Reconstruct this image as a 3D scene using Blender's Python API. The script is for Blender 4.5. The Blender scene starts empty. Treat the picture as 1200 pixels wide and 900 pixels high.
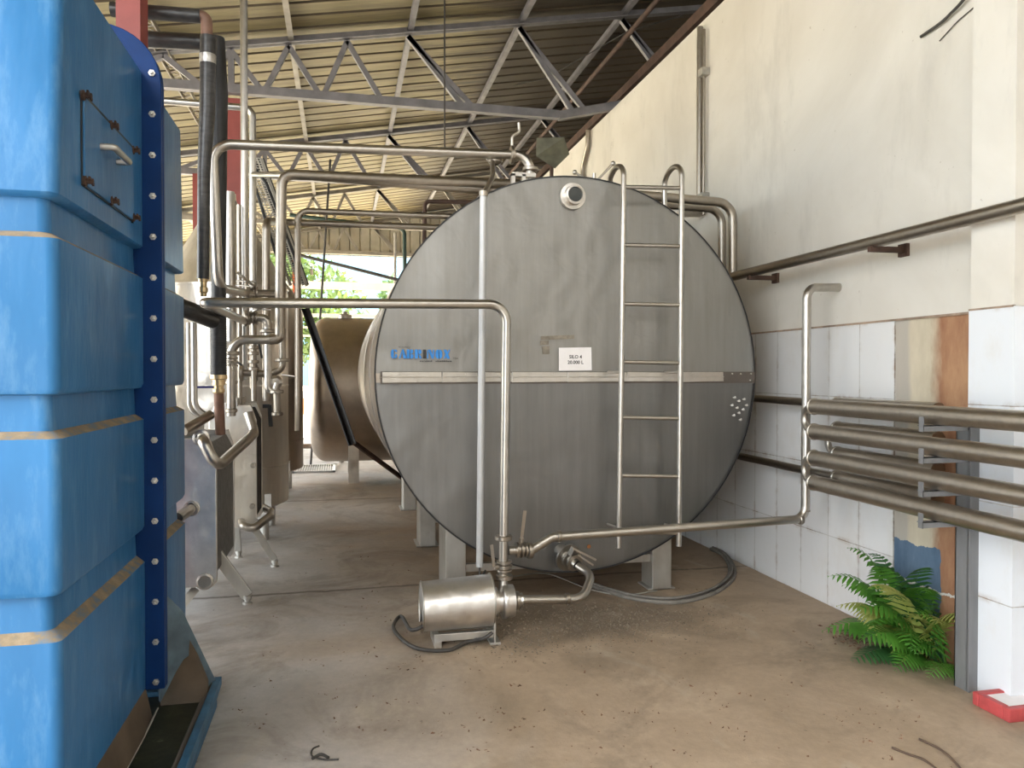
import bpy, math, random
from mathutils import Vector, Matrix
random.seed(7)
V = Vector
COL = bpy.context.scene.collection
PI = math.pi
# ------------------------------------------------------------------ camera frame
A = math.atan(200/900); TP = math.atan(13/900)
FH = V((math.sin(A), math.cos(A), 0)); UP = V((0, 0, 1))
F = FH*math.cos(TP) - UP*math.sin(TP)
U = FH*math.sin(TP) + UP*math.cos(TP)
R = V((math.cos(A), -math.sin(A), 0))
CAM = V((0, 0, 1.5))
def ray(px, py): return F + R*((px-600)/900) + U*((450-py)/900)
def PY(px, py, Y): r = ray(px, py); return CAM + r*(Y/r.y)
def PX(px, py, X): r = ray(px, py); return CAM + r*(X/r.x)
def PZ(px, py, Z=0): r = ray(px, py); return CAM + r*((Z-1.5)/r.z)
def PD(px, py, d): return CAM + ray(px, py)*d

# ------------------------------------------------------------------ mesh builder
class MB:
    def __init__(s): s.v = []; s.f = []; s.sm = []; s.mi = []
    def add(s, vs, fs, smooth=False, mi=0):
        b = len(s.v); s.v += [V(p) for p in vs]
        for f in fs: s.f.append(tuple(b+i for i in f)); s.sm.append(smooth); s.mi.append(mi)
    def box(s, lo, hi, mi=0):
        x0, y0, z0 = lo; x1, y1, z1 = hi
        s.add([(x0,y0,z0),(x1,y0,z0),(x1,y1,z0),(x0,y1,z0),(x0,y0,z1),(x1,y0,z1),(x1,y1,z1),(x0,y1,z1)],
              [(0,3,2,1),(4,5,6,7),(0,1,5,4),(1,2,6,5),(2,3,7,6),(3,0,4,7)], False, mi)
    def bar(s, p, q, w, h, up=UP, mi=0, bev=0):
        p = V(p); q = V(q); d = (q-p).normalized()
        up = V(up)
        if abs(d.dot(up)) > .99: up = V((0, 1, 0))
        a = d.cross(up).normalized(); b = a.cross(d).normalized()
        a *= w/2; b *= h/2
        vs = [p-a-b, p+a-b, p+a+b, p-a+b, q-a-b, q+a-b, q+a+b, q-a+b]
        s.add(vs, [(0,1,2,3),(7,6,5,4),(0,4,5,1),(1,5,6,2),(2,6,7,3),(3,7,4,0)], False, mi)
    def angle(s, p, q, w, t, up=UP, mi=0):      # L profile
        p = V(p); q = V(q); d = (q-p).normalized(); up = V(up)
        if abs(d.dot(up)) > .99: up = V((0, 1, 0))
        a = d.cross(up).normalized(); b = a.cross(d).normalized()
        s.bar(p+b*(w/2), q+b*(w/2), t, w, up, mi); s.bar(p+a*(w/2), q+a*(w/2), w-t, t, up, mi)
    def tube(s, pts, r, n=14, caps=True, smooth=True, mi=0, ripple=0):
        pts = [V(p) for p in pts]
        rs = r if isinstance(r, (list, tuple)) else [r]*len(pts)
        t0 = (pts[1]-pts[0]).normalized()
        a = t0.cross(UP if abs(t0.z) < .9 else V((0, 1, 0))).normalized()
        rings = []
        for i, p in enumerate(pts):
            if i == 0: t = t0
            elif i == len(pts)-1: t = (pts[i]-pts[i-1]).normalized()
            else: t = ((pts[i+1]-pts[i]).normalized()+(pts[i]-pts[i-1]).normalized()).normalized()
            a = (a - t*a.dot(t)).normalized(); b = t.cross(a)
            rings.append([p+(a*math.cos(2*PI*k/n)+b*math.sin(2*PI*k/n))*rs[i] for k in range(n)])
        vs = [q for rg in rings for q in rg]; fs = []
        for i in range(len(pts)-1):
            for k in range(n):
                k2 = (k+1) % n
                fs.append((i*n+k, i*n+k2, (i+1)*n+k2, (i+1)*n+k))
        s.add(vs, fs, smooth, mi)
        if caps:
            s.add(rings[0], [tuple(range(n-1, -1, -1))], False, mi)
            s.add(rings[-1], [tuple(range(n))], False, mi)
    def pipe(s, pts, r, bend=.08, n=14, caps=True, mi=0): s.tube(fillet(pts, bend), r, n, caps, True, mi)
    def lathe(s, o, ax, prof, n=24, smooth=True, mi=0, hard=True):  # prof: (t, r)
        o = V(o); ax = V(ax).normalized()
        a = ax.cross(UP if abs(ax.z) < .9 else V((0, 1, 0))).normalized(); b = ax.cross(a)
        def ring(t, r): return [o+ax*t+(a*math.cos(2*PI*k/n)+b*math.sin(2*PI*k/n))*r for k in range(n)]
        for (t0, r0), (t1, r1) in zip(prof, prof[1:]):
            vs = ring(t0, r0)+ring(t1, r1)
            s.add(vs, [(k, (k+1) % n, n+(k+1) % n, n+k) for k in range(n)], smooth, mi)
    def slathe(s, o, ax, prof, n=48, mi=0):                        # shared verts (smooth profile)
        o = V(o); ax = V(ax).normalized()
        a = ax.cross(UP if abs(ax.z) < .9 else V((0, 1, 0))).normalized(); b = ax.cross(a)
        vs = []
        for t, r in prof: vs += [o+ax*t+(a*math.cos(2*PI*k/n)+b*math.sin(2*PI*k/n))*r for k in range(n)]
        fs = [(i*n+k, i*n+(k+1) % n, (i+1)*n+(k+1) % n, (i+1)*n+k) for i in range(len(prof)-1) for k in range(n)]
        s.add(vs, fs, True, mi)
    def prism(s, poly, dirv, mi=0):
        n = len(poly); poly = [V(p) for p in poly]; dv = V(dirv)
        vs = poly+[p+dv for p in poly]
        s.add(vs, [tuple(range(n-1, -1, -1)), tuple(range(n, 2*n))]+[(i, (i+1) % n, n+(i+1) % n, n+i) for i in range(n)], False, mi)
    def build(s, name, mat, parent=None, label=None, fix=True, bevel=0):
        o0 = V((0, 0, 0)) if parent is None else ROOT[parent.name]
        me = bpy.data.meshes.new(name)
        if parent is None:
            xs = [p.x for p in s.v]; ys = [p.y for p in s.v]; zs = [p.z for p in s.v]
            o0 = V(((min(xs)+max(xs))/2, (min(ys)+max(ys))/2, min(zs)))
        me.from_pydata([p-o0 for p in s.v], [], s.f)
        me.polygons.foreach_set('use_smooth', s.sm); me.polygons.foreach_set('material_index', s.mi)
        mats = mat if isinstance(mat, (list, tuple)) else [mat]
        for m in mats: me.materials.append(m)
        if fix:
            import bmesh
            bm = bmesh.new(); bm.from_mesh(me); bmesh.ops.recalc_face_normals(bm, faces=bm.faces[:]); bm.to_mesh(me); bm.free()
        ob = bpy.data.objects.new(name, me); COL.objects.link(ob)
        if parent is None: ob.location = o0; ROOT[ob.name] = o0
        else: ob.parent = parent; ROOT[ob.name] = o0
        if label: ob['label'] = label
        if bevel:
            m = ob.modifiers.new('bevel', 'BEVEL'); m.width = bevel; m.segments = 2; m.limit_method = 'ANGLE'
        return ob
ROOT = {}
def fillet(pts, r, seg=7):
    pts = [V(p) for p in pts]
    rs = r if isinstance(r, (list, tuple)) else [r]*len(pts)
    out = [pts[0]]
    for i in range(1, len(pts)-1):
        a, b, c = pts[i-1], pts[i], pts[i+1]
        u = (a-b); w = (c-b); lu = u.length; lw = w.length; u.normalize(); w.normalize()
        ang = u.angle(w)
        if ang > PI-.03: out.append(b); continue
        t = min(rs[i]/math.tan(ang/2), lu*.48, lw*.48); rr = t*math.tan(ang/2)
        cen = b + (u+w).normalized()*(rr/math.sin(ang/2))
        p0 = b+u*t-cen; p1 = b+w*t-cen; th = p0.angle(p1)
        for k in range(seg+1):
            f = k/seg
            out.append(cen+(p0*math.sin((1-f)*th)+p1*math.sin(f*th))/math.sin(th))
    out.append(pts[-1]); return out
def thing(name, label, cat, loc, group=None):
    o = bpy.data.objects.new(name, None); COL.objects.link(o); o.location = loc; o.empty_display_size = .1
    ROOT[o.name] = V(loc); o['label'] = label; o['category'] = cat
    if group: o['group'] = group
    return o
def tag(o, label, cat, group=None, kind=None):
    o['label'] = label; o['category'] = cat
    if group: o['group'] = group
    if kind: o['kind'] = kind
    return o
def struct(o): o['kind'] = 'structure'; return o

# ------------------------------------------------------------------ materials
def newmat(name):
    m = bpy.data.materials.new(name); m.use_nodes = True; nt = m.node_tree
    b = nt.nodes['Principled BSDF']; return m, nt, b
def N(nt, t, **k):
    n = nt.nodes.new(t)
    for a, v in k.items():
        if a in n.inputs.keys(): n.inputs[a].default_value = v
        else: setattr(n, a, v)
    return n
def L(nt, a, b): nt.links.new(a, b)
def ramp(nt, fac, stops):
    r = nt.nodes.new('ShaderNodeValToRGB'); e = r.color_ramp.elements
    while len(e) < len(stops): e.new(.5)
    for i, (p, c) in enumerate(stops): e[i].position = p; e[i].color = (*c, 1) if len(c) == 3 else c
    L(nt, fac, r.inputs[0]); return r.outputs[0]
def coords(nt, scale=(1, 1, 1), world=True):
    if world: src = N(nt, 'ShaderNodeNewGeometry').outputs['Position']
    else: src = N(nt, 'ShaderNodeTexCoord').outputs['Object']
    mp = N(nt, 'ShaderNodeMapping'); mp.inputs['Scale'].default_value = scale
    L(nt, src, mp.inputs[0]); return mp.outputs[0]
def noise(nt, co, scale, detail=4, rough=.55, dist=0):
    n = N(nt, 'ShaderNodeTexNoise'); n.inputs['Scale'].default_value = scale; n.inputs['Detail'].default_value = detail
    n.inputs['Roughness'].default_value = rough; n.inputs['Distortion'].default_value = dist
    L(nt, co, n.inputs['Vector']); return n.outputs['Fac']
def mix(nt, fac, a, b, mode='MIX'):
    m = nt.nodes.new('ShaderNodeMix'); m.data_type = 'RGBA'; m.blend_type = mode
    for s, v in ((m.inputs[0], fac), (m.inputs[6], a), (m.inputs[7], b)):
        if hasattr(v, 'node'): L(nt, v, s)
        elif isinstance(v, (int, float)): s.default_value = v
        else: s.default_value = (*v, 1)
    return m.outputs[2]
def math_(nt, op, a, b=None, c=None, clamp=False):
    m = nt.nodes.new('ShaderNodeMath'); m.operation = op; m.use_clamp = clamp
    for i, v in enumerate((a, b, c)):
        if v is None: continue
        if hasattr(v, 'node'): L(nt, v, m.inputs[i])
        else: m.inputs[i].default_value = v
    return m.outputs[0]
def bump(nt, b, h, strength, dist=.01):
    n = N(nt, 'ShaderNodeBump'); n.inputs['Strength'].default_value = strength; n.inputs['Distance'].default_value = dist
    L(nt, h, n.inputs['Height']); L(nt, n.outputs[0], b.inputs['Normal']); return n
def simple(name, c, rough=.6, metal=0, var=.15, scale=8, bmp=0, stretch=(1, 1, 1), spec=.5):
    m, nt, b = newmat(name)
    co = coords(nt, stretch); f = noise(nt, co, scale)
    c2 = tuple(x*(1-var) for x in c); c3 = tuple(min(1, x*(1+var)) for x in c)
    L(nt, ramp(nt, f, [(.3, c2), (.7, c3)]), b.inputs['Base Color'])
    b.inputs['Roughness'].default_value = rough; b.inputs['Metallic'].default_value = metal
    b.inputs['Specular IOR Level'].default_value = spec
    if bmp: bump(nt, b, f, bmp)
    return m
def steel(name, c=(.62, .60, .57), r0=.25, r1=.42, streak=(6, 6, .5), dent=0, dentscale=2.2, dirt=0):
    m, nt, b = newmat(name)
    co = coords(nt, streak); f = noise(nt, co, 5, 6, .6)
    base = ramp(nt, f, [(.25, tuple(x*.86 for x in c)), (.75, tuple(min(1, x*1.06) for x in c))])
    if dirt:
        g = noise(nt, coords(nt), 3.1, 5, .65)
        base = mix(nt, ramp(nt, g, [(.5, (0, 0, 0)), (.72, (dirt,)*3)]), base, (.30, .25, .19))
    L(nt, base, b.inputs['Base Color'])
    b.inputs['Metallic'].default_value = 1
    mr = N(nt, 'ShaderNodeMapRange'); mr.inputs['To Min'].default_value = r0; mr.inputs['To Max'].default_value = r1
    L(nt, f, mr.inputs['Value']); L(nt, mr.outputs[0], b.inputs['Roughness'])
    if dent:
        h = noise(nt, coords(nt, (1, 1, .7)), dentscale, 2, .5, .4)
        h2 = noise(nt, coords(nt, (1, 1, 1)), dentscale*3.5, 2, .5, .6)
        hh = math_(nt, 'ADD', h, math_(nt, 'MULTIPLY', h2, .12))
        bump(nt, b, hh, 1, dent)
    return m
M = {}
M['pipe'] = steel('stainless_pipe', (.50, .47, .425), .29, .35, (4, 4, 4))
M['pipe_dull'] = steel('dull_stainless_pipe', (.38, .34, .29), .30, .46, (5, 5, 5), dirt=.5)
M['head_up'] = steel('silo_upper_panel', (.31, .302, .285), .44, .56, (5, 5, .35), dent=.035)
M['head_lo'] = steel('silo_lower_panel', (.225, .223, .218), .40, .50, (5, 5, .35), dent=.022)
M['shell'] = steel('silo_shell', (.48, .42, .36), .32, .48, (2, 2, 2), dent=.02)
M['seam'] = steel('seam_strip', (.60, .57, .53), .29, .38, (3, 3, 3), dent=.012, dentscale=5)
M['seamdark'] = simple('exposed_seam', (.13, .11, .095), .5, .6)
M['plate'] = steel('exchanger_plate', (.80, .78, .76), .3, .45, (3, 3, 3), dent=.015, dentscale=5)
M['tankpale'] = steel('pale_tank_steel', (.80, .76, .70), .34, .5, (3, 3, .6), dent=.05, dentscale=2.5)
M['legsteel'] = steel('leg_steel', (.62, .60, .56), .4, .55, (3, 3, 1), dirt=.3)
M['fin'] = steel('tube_bank_steel', (.50, .45, .385), .30, .42, (6, 6, 6), dent=.004, dentscale=9, dirt=.3)
M['galv'] = simple('truss_paint', (.20, .19, .195), .55, .25, .2, 6)
M['galvpale'] = simple('purlin_paint', (.30, .27, .22), .6, .15, .2, 6)
M['rust'] = simple('rusty_steel', (.075, .042, .03), .75, .2, .35, 9)
M['red'] = simple('red_paint', (.27, .06, .05), .5, 0, .15, 4)
M['redbright'] = simple('red_box_paint', (.42, .06, .06), .5, 0, .2, 20)
M['black'] = simple('black_rubber', (.018, .018, .019), .45, 0, .3, 12)
M['blacktape'] = simple('black_wrap', (.035, .033, .032), .32, 0, .5, 14, .3, (1, 1, 3))
M['foil'] = simple('foil_tape', (.5, .48, .45), .35, .8, .3, 30, .3)
M['copper'] = simple('copper_primer', (.20, .11, .075), .55, .2, .2, 12)
M['brass'] = simple('brass', (.62, .47, .27), .32, 1, .2, 20)
M['white'] = simple('white_paper', (.80, .77, .76), .5, 0, .03, 20)
M['ink'] = simple('dark_ink', (.03, .03, .035), .5, 0, .1)
M['logoblue'] = simple('logo_blue', (.03, .26, .72), .4, 0, .1, 20)
M['logoblack'] = simple('logo_black', (.03, .03, .03), .4, 0, .1)
M['glue'] = simple('glue_residue', (.22, .19, .15), .8, 0, .3, 30)
M['gluelight'] = simple('label_residue', (.55, .53, .50), .8, 0, .3, 60)
M['rustspot'] = simple('rust_spot', (.38, .15, .05), .8, 0, .3, 60)
M['pvc'] = simple('grey_conduit', (.50, .50, .50), .38, .35, .05, 10)
M['glass'] = simple('dark_glass', (.03, .035, .035), .08, 0, .1)
M['cable'] = simple('cable', (.05, .045, .04), .55, 0, .3, 10)
M['hose'] = simple('dusty_flat_hose', (.17, .155, .135), .75, 0, .3, 12)
M['bluevalve'] = simple('navy_handle', (.03, .03, .16), .4)
M['bark'] = simple('bark', (.12, .09, .06), .9, 0, .3, 10)
M['orange'] = simple('orange_panel', (.85, .16, .04), .5)
M['olive'] = simple('olive_lamp_casing', (.15, .145, .10), .45, .4, .3, 8)
M['twig'] = simple('twig', (.10, .065, .045), .85)
M['deadleaf'] = simple('dead_leaf', (.16, .085, .05), .85, 0, .5, 30)
M['pebble'] = simple('pebble', (.20, .165, .125), .9, 0, .6, 60)
M['post'] = simple('post_galvanised', (.22, .22, .225), .5, .45, .15, 9, 0, (1, 1, .3))
M['hill'] = simple('distant_hill', (.065, .125, .165), 1, 0, .15, .05)
M['paleshed'] = simple('cream_beam', (.28, .25, .18), .7, 0, .1, 3)
M['perf'] = simple('perforated_tray', (.40, .38, .34), .6, .4, .2, 8)

def leafmat(name, c1, c2):
    m, nt, b = newmat(name)
    f = noise(nt, coords(nt), 9, 3)
    L(nt, ramp(nt, f, [(.35, c1), (.65, c2)]), b.inputs['Base Color'])
    b.inputs['Roughness'].default_value = .45
    tr = N(nt, 'ShaderNodeBsdfTranslucent'); tr.inputs[0].default_value = (*[min(1, x*1.3) for x in c2], 1)
    ms = N(nt, 'ShaderNodeMixShader'); ms.inputs[0].default_value = .3
    L(nt, b.outputs[0], ms.inputs[1]); L(nt, tr.outputs[0], ms.inputs[2])
    L(nt, ms.outputs[0], nt.nodes['Material Output'].inputs[0]); return m
M['fern'] = leafmat('fern_green', (.045, .15, .018), (.11, .30, .04))
M['fernyel'] = leafmat('fern_yellow', (.20, .27, .05), (.42, .42, .13))
M['ferndark'] = leafmat('fern_dark', (.02, .08, .025), (.05, .15, .045))
M['tree'] = leafmat('tree_leaf', (.04, .09, .015), (.11, .16, .035))
M['tree2'] = leafmat('tree_leaf_dark', (.03, .08, .02), (.09, .15, .045))

# blue gelcoat with wear and dusty streaks
m, nt, b = newmat('blue_gelcoat')
f = noise(nt, coords(nt, (1, 1, .35)), 2.5, 5, .6); g = noise(nt, coords(nt, (3, 3, .8)), 5, 5, .7)
base = ramp(nt, f, [(.3, (.024, .115, .26)), (.7, (.042, .17, .37))])
base = mix(nt, ramp(nt, g, [(.50, (0, 0, 0)), (.74, (.2,)*3)]), base, (.30, .48, .62))
L(nt, base, b.inputs['Base Color']); b.inputs['Roughness'].default_value = .30; b.inputs['Specular IOR Level'].default_value = .18
bump(nt, b, f, .5, .02)
M['blue'] = m
M['shaded_blue'] = simple('shaded_flange_blue', (.004, .03, .125), .45, 0, .2, 5, spec=.15)  # same blue as the casing, darkened for the shade it stands in
m, nt, b = newmat('dirt_line')
f = noise(nt, coords(nt), 14, 5, .7)
L(nt, ramp(nt, f, [(.32, (.06, .15, .25)), (.5, (.22, .165, .10)), (.7, (.31, .24, .155))]), b.inputs['Base Color']); b.inputs['Roughness'].default_value = .9
M['dirt'] = m
M['mud'] = simple('dried_mud', (.095, .068, .045), .8, 0, .35, 5)
m, nt, b = newmat('scummy_water')
f = noise(nt, coords(nt, (1, 1, 1)), 9, 6, .75)
L(nt, ramp(nt, f, [(.45, (.018, .022, .012)), (.62, (.05, .05, .03)), (.70, (.30, .28, .23))]), b.inputs['Base Color']); b.inputs['Roughness'].default_value = .45
M['scum'] = m

# floor: stained concrete
m, nt, b = newmat('stained_concrete')
co = coords(nt)
big = noise(nt, co, .55, 4, .6, .6); mid = noise(nt, co, 2.3, 6, .65, .4); fine = noise(nt, co, 22, 5, .7)
geo = N(nt, 'ShaderNodeNewGeometry'); sep = N(nt, 'ShaderNodeSeparateXYZ'); L(nt, geo.outputs['Position'], sep.inputs[0])
tan_ = ramp(nt, mid, [(.25, (.33, .25, .17)), (.55, (.43, .33, .235)), (.8, (.54, .43, .31))])
gry = ramp(nt, mid, [(.25, (.38, .38, .375)), (.55, (.50, .50, .50)), (.8, (.60, .605, .61))])
fx = math_(nt, 'ADD', math_(nt, 'MULTIPLY', math_(nt, 'SUBTRACT', sep.outputs[0], .35), -.55), math_(nt, 'MULTIPLY', math_(nt, 'SUBTRACT', big, .5), 2.2))
fx = math_(nt, 'ADD', fx, .30, clamp=True)
base = mix(nt, fx, tan_, gry)  # tan dust to the right; paler grey left holds sky light in its colour
dark = ramp(nt, noise(nt, co, 1.3, 6, .7, 1.0), [(.49, (0, 0, 0)), (.68, (.6,)*3)])
base = mix(nt, dark, base, (.17, .135, .10))
# damp dirt collected round the pump and along a construction joint
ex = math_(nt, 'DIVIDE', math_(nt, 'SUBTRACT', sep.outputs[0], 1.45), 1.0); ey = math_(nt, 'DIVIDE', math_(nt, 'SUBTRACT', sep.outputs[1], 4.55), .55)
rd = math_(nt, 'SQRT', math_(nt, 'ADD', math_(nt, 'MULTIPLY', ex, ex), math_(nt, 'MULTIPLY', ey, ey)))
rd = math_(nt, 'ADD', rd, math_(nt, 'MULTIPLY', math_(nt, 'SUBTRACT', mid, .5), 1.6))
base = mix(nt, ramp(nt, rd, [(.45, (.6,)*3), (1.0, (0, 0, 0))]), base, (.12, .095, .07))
jl = math_(nt, 'ABSOLUTE', math_(nt, 'ADD', math_(nt, 'SUBTRACT', sep.outputs[1], 5.42), math_(nt, 'MULTIPLY', math_(nt, 'SUBTRACT', mid, .5), .12)))
base = mix(nt, ramp(nt, jl, [(.004, (.8,)*3), (.03, (0, 0, 0))]), base, (.10, .08, .06))
jx = math_(nt, 'ABSOLUTE', math_(nt, 'ADD', math_(nt, 'SUBTRACT', sep.outputs[1], 9.3), math_(nt, 'MULTIPLY', math_(nt, 'SUBTRACT', mid, .5), .12)))
base = mix(nt, ramp(nt, jx, [(.004, (.8,)*3), (.04, (0, 0, 0))]), base, (.10, .08, .06))
# dry run-off gathered in pale patches
pale = ramp(nt, noise(nt, coords(nt, (1.2, .6, 1)), 2.0, 5, .6, 1.5), [(.58, (0, 0, 0)), (.70, (.45,)*3)])
base = mix(nt, pale, base, (.50, .44, .35))
spk = ramp(nt, noise(nt, co, 26, 3, .5), [(.70, (0, 0, 0)), (.76, (.6,)*3)])
base = mix(nt, spk, base, (.10, .07, .05))
base = mix(nt, .22, base, ramp(nt, fine, [(.3, (.15, .13, .11)), (.7, (.5, .46, .4))]), 'OVERLAY')
L(nt, base, b.inputs['Base Color'])
L(nt, ramp(nt, mid, [(.3, (.5,)*3), (.7, (.85,)*3)]), b.inputs['Roughness'])
bump(nt, b, fine, .25, .01)
M['floor'] = m
M['ground'] = simple('outside_ground', (.15, .14, .12), .9, 0, .15, .6)

# plastered wall with cracks and stain
m, nt, b = newmat('old_plaster')
co = coords(nt)
f = noise(nt, co, .8, 5, .6, .5); g = noise(nt, coords(nt, (1, 1.5, .5)), 1.8, 6, .7)
base = ramp(nt, f, [(.3, (.57, .535, .47)), (.7, (.69, .66, .60))])
base = mix(nt, ramp(nt, g, [(.54, (0, 0, 0)), (.78, (.5,)*3)]), base, (.40, .38, .34))
sp = N(nt, 'ShaderNodeTexNoise'); sp.inputs['Scale'].default_value = 30; L(nt, co, sp.inputs['Vector'])
base = mix(nt, ramp(nt, sp.outputs['Fac'], [(.74, (0, 0, 0)), (.78, (.5,)*3)]), base, (.3, .24, .18))
wv = N(nt, 'ShaderNodeTexNoise'); wv.inputs['Scale'].default_value = .9; wv.inputs['Detail'].default_value = 8; L(nt, co, wv.inputs['Vector'])
cr = math_(nt, 'ABSOLUTE', math_(nt, 'SUBTRACT', wv.outputs['Fac'], .62))
base = mix(nt, ramp(nt, cr, [(0, (.35,)*3), (.0035, (0, 0, 0))]), base, (.35, .32, .28))
L(nt, base, b.inputs['Base Color']); b.inputs['Roughness'].default_value = .7
bump(nt, b, f, .4, .02)
M['plaster'] = m

# glazed wall tiles 30 x 45 cm: y / z joints
def tile_mat(name, y0, z0=0.0, tint=(.72, .72, .72), tw_=.30):
    m, nt, b = newmat(name)
    geo = N(nt, 'ShaderNodeNewGeometry'); sep = N(nt, 'ShaderNodeSeparateXYZ'); L(nt, geo.outputs['Position'], sep.inputs[0])
    ty = math_(nt, 'DIVIDE', math_(nt, 'SUBTRACT', sep.outputs[1], y0-100*tw_), tw_)
    tz = math_(nt, 'DIVIDE', math_(nt, 'SUBTRACT', sep.outputs[2], z0-4.5), .45)
    fy = math_(nt, 'FRACT', ty); fz = math_(nt, 'FRACT', tz)
    dy = math_(nt, 'MULTIPLY', math_(nt, 'MINIMUM', fy, math_(nt, 'SUBTRACT', 1, fy)), tw_)
    dz = math_(nt, 'MULTIPLY', math_(nt, 'MINIMUM', fz, math_(nt, 'SUBTRACT', 1, fz)), .45)
    dd = math_(nt, 'MINIMUM', dy, dz)
    cmb = N(nt, 'ShaderNodeCombineXYZ'); L(nt, math_(nt, 'FLOOR', ty), cmb.inputs[0]); L(nt, math_(nt, 'FLOOR', tz), cmb.inputs[1])
    wn = N(nt, 'ShaderNodeTexWhiteNoise'); L(nt, cmb.outputs[0], wn.inputs['Vector'])
    base = mix(nt, wn.outputs['Value'], tuple(x*.94 for x in tint), tint)
    g = noise(nt, coords(nt, (1, 1, .6)), 2.2, 6, .7)
    base = mix(nt, ramp(nt, g, [(.52, (0, 0, 0)), (.75, (.5,)*3)]), base, (.60, .56, .49))
    jt = ramp(nt, dd, [(.0012, (1, 1, 1)), (.0035, (0, 0, 0))])
    st = noise(nt, coords(nt), 6, 5, .7)
    jc = ramp(nt, st, [(.40, (.52, .50, .46)), (.62, (.16, .12, .09))])
    base = mix(nt, jt, base, jc)
    sm = mix(nt, math_(nt, 'MULTIPLY', ramp(nt, dd, [(.0, (1, 1, 1)), (.025, (0, 0, 0))]), ramp(nt, st, [(.5, (0, 0, 0)), (.7, (.7,)*3)])), base, (.36, .26, .18))
    L(nt, sm, b.inputs['Base Color']); b.inputs['Roughness'].default_value = .22
    h = ramp(nt, dd, [(.0, (0, 0, 0)), (.004, (1, 1, 1))]); bump(nt, b, h, .4, .003)
    return m
M['tile'] = tile_mat('wall_tile', 3.79)
M['tilep'] = tile_mat('pilaster_tile', 2.70, 0, (.72, .745, .78), .60)

# bare patch behind missing tiles
m, nt, b = newmat('bare_mortar_patch')
geo = N(nt, 'ShaderNodeNewGeometry'); sep = N(nt, 'ShaderNodeSeparateXYZ'); L(nt, geo.outputs['Position'], sep.inputs[0])
nz = noise(nt, coords(nt, (1, 1, .4)), 7, 5, .65)
base = ramp(nt, nz, [(.3, (.48, .42, .31)), (.7, (.62, .55, .42))])
wob = math_(nt, 'MULTIPLY', math_(nt, 'SUBTRACT', nz, .5), .10)
yy = math_(nt, 'ADD', sep.outputs[1], wob); zz = math_(nt, 'ADD', sep.outputs[2], wob)
rustf = ramp(nt, math_(nt, 'SUBTRACT', yy, 3.27), [(.17, (1, 1, 1)), (.25, (0, 0, 0))])
base = mix(nt, rustf, base, ramp(nt, nz, [(.35, (.28, .13, .07)), (.65, (.42, .24, .13))]))
gy = ramp(nt, math_(nt, 'SUBTRACT', yy, 3.67), [(.0, (0, 0, 0)), (.03, (.8,)*3)])
base = mix(nt, gy, base, (.40, .37, .33))
bl = math_(nt, 'MULTIPLY', math_(nt, 'LESS_THAN', zz, .56), math_(nt, 'GREATER_THAN', yy, 3.44))
base = mix(nt, bl, base, ramp(nt, nz, [(.35, (.07, .12, .19)), (.62, (.12, .18, .26)), (.72, (.5, .5, .5))]))
jn = math_(nt, 'LESS_THAN', math_(nt, 'ABSOLUTE', math_(nt, 'SUBTRACT', zz, .34)), .006)
base = mix(nt, jn, base, (.62, .60, .56))
L(nt, base, b.inputs['Base Color']); b.inputs['Roughness'].default_value = .8
bump(nt, b, nz, .5, .01)
M['patch'] = m

# roof sheets (old galvanised underside, stained bands)
m, nt, b = newmat('roof_sheet')
f = noise(nt, coords(nt, (.5, 3, 1)), 1.6, 5, .65); g = noise(nt, coords(nt, (.4, 6, 1)), 3, 5, .7)
base = ramp(nt, f, [(.3, (.18, .145, .075)), (.7, (.33, .275, .135))])
base = mix(nt, ramp(nt, g, [(.5, (0, 0, 0)), (.75, (.65,)*3)]), base, (.10, .08, .055))
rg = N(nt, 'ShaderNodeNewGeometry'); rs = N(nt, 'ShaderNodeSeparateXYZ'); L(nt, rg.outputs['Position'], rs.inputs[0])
shade_x = math_(nt, 'ADD', rs.outputs[0], math_(nt, 'MULTIPLY', math_(nt, 'SUBTRACT', g, .5), 2.4))
base = mix(nt, ramp(nt, math_(nt, 'MULTIPLY', shade_x, .25), [(.28, (0, 0, 0)), (.50, (.93,)*3)]), base, (.055, .042, .030))   # sheets darkened towards the wall, shade put into the colour
L(nt, base, b.inputs['Base Color']); b.inputs['Roughness'].default_value = .6; b.inputs['Metallic'].default_value = .2
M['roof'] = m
M['cladding'] = simple('gable_cladding', (.42, .38, .29), .6, .1, .15, 3)

# ------------------------------------------------------------------ setting
mb = MB(); mb.box((-9, -3, -.15), (8, 20, 0)); struct(mb.build('floor', M['floor']))
mb = MB(); mb.box((-90, -60, -.5), (90, 8, -.16)); struct(mb.build('ground', M['ground']))
mb = MB(); mb.box((-90, 8, -.5), (90, 120, -.16)); struct(mb.build('ground_far', simple('pale_yard', (.78, .71, .54), .9, 0, .1, .6)))  # pale ground carried forward beside the shed, unseen, to bounce light onto the roof
WX = 3.08
mb = MB(); mb.box((WX, -3, 0), (WX+.2, 17, 4.56)); struct(mb.build('wall_right', M['plaster']))
mb = MB()
mb.box((2.935, 2.865, 0), (WX, 3.11, 4.56)); struct(mb.build('trim_1', M['plaster']))
TZ = 1.80
mb = MB(); mb.box((WX-.012, 3.79, 0), (WX, 17, TZ)); mb.box((WX-.012, -3, 0), (WX, 2.86, TZ)); struct(mb.build('trim_2', M['tile']))
mb = MB(); mb.prism([(2.925, 2.853, 0), (WX-.012, 2.853, 0), (WX-.012, 2.865, 0), (2.935, 2.865, 0), (2.935, 3.11, 0), (2.925, 3.11, 0)], (0, 0, TZ)); struct(mb.build('trim_3', M['tilep']))
mb = MB(); mb.box((WX-.004, 3.11, 0), (WX, 3.79, TZ-.005)); struct(mb.build('trim_4', M['patch']))
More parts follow.
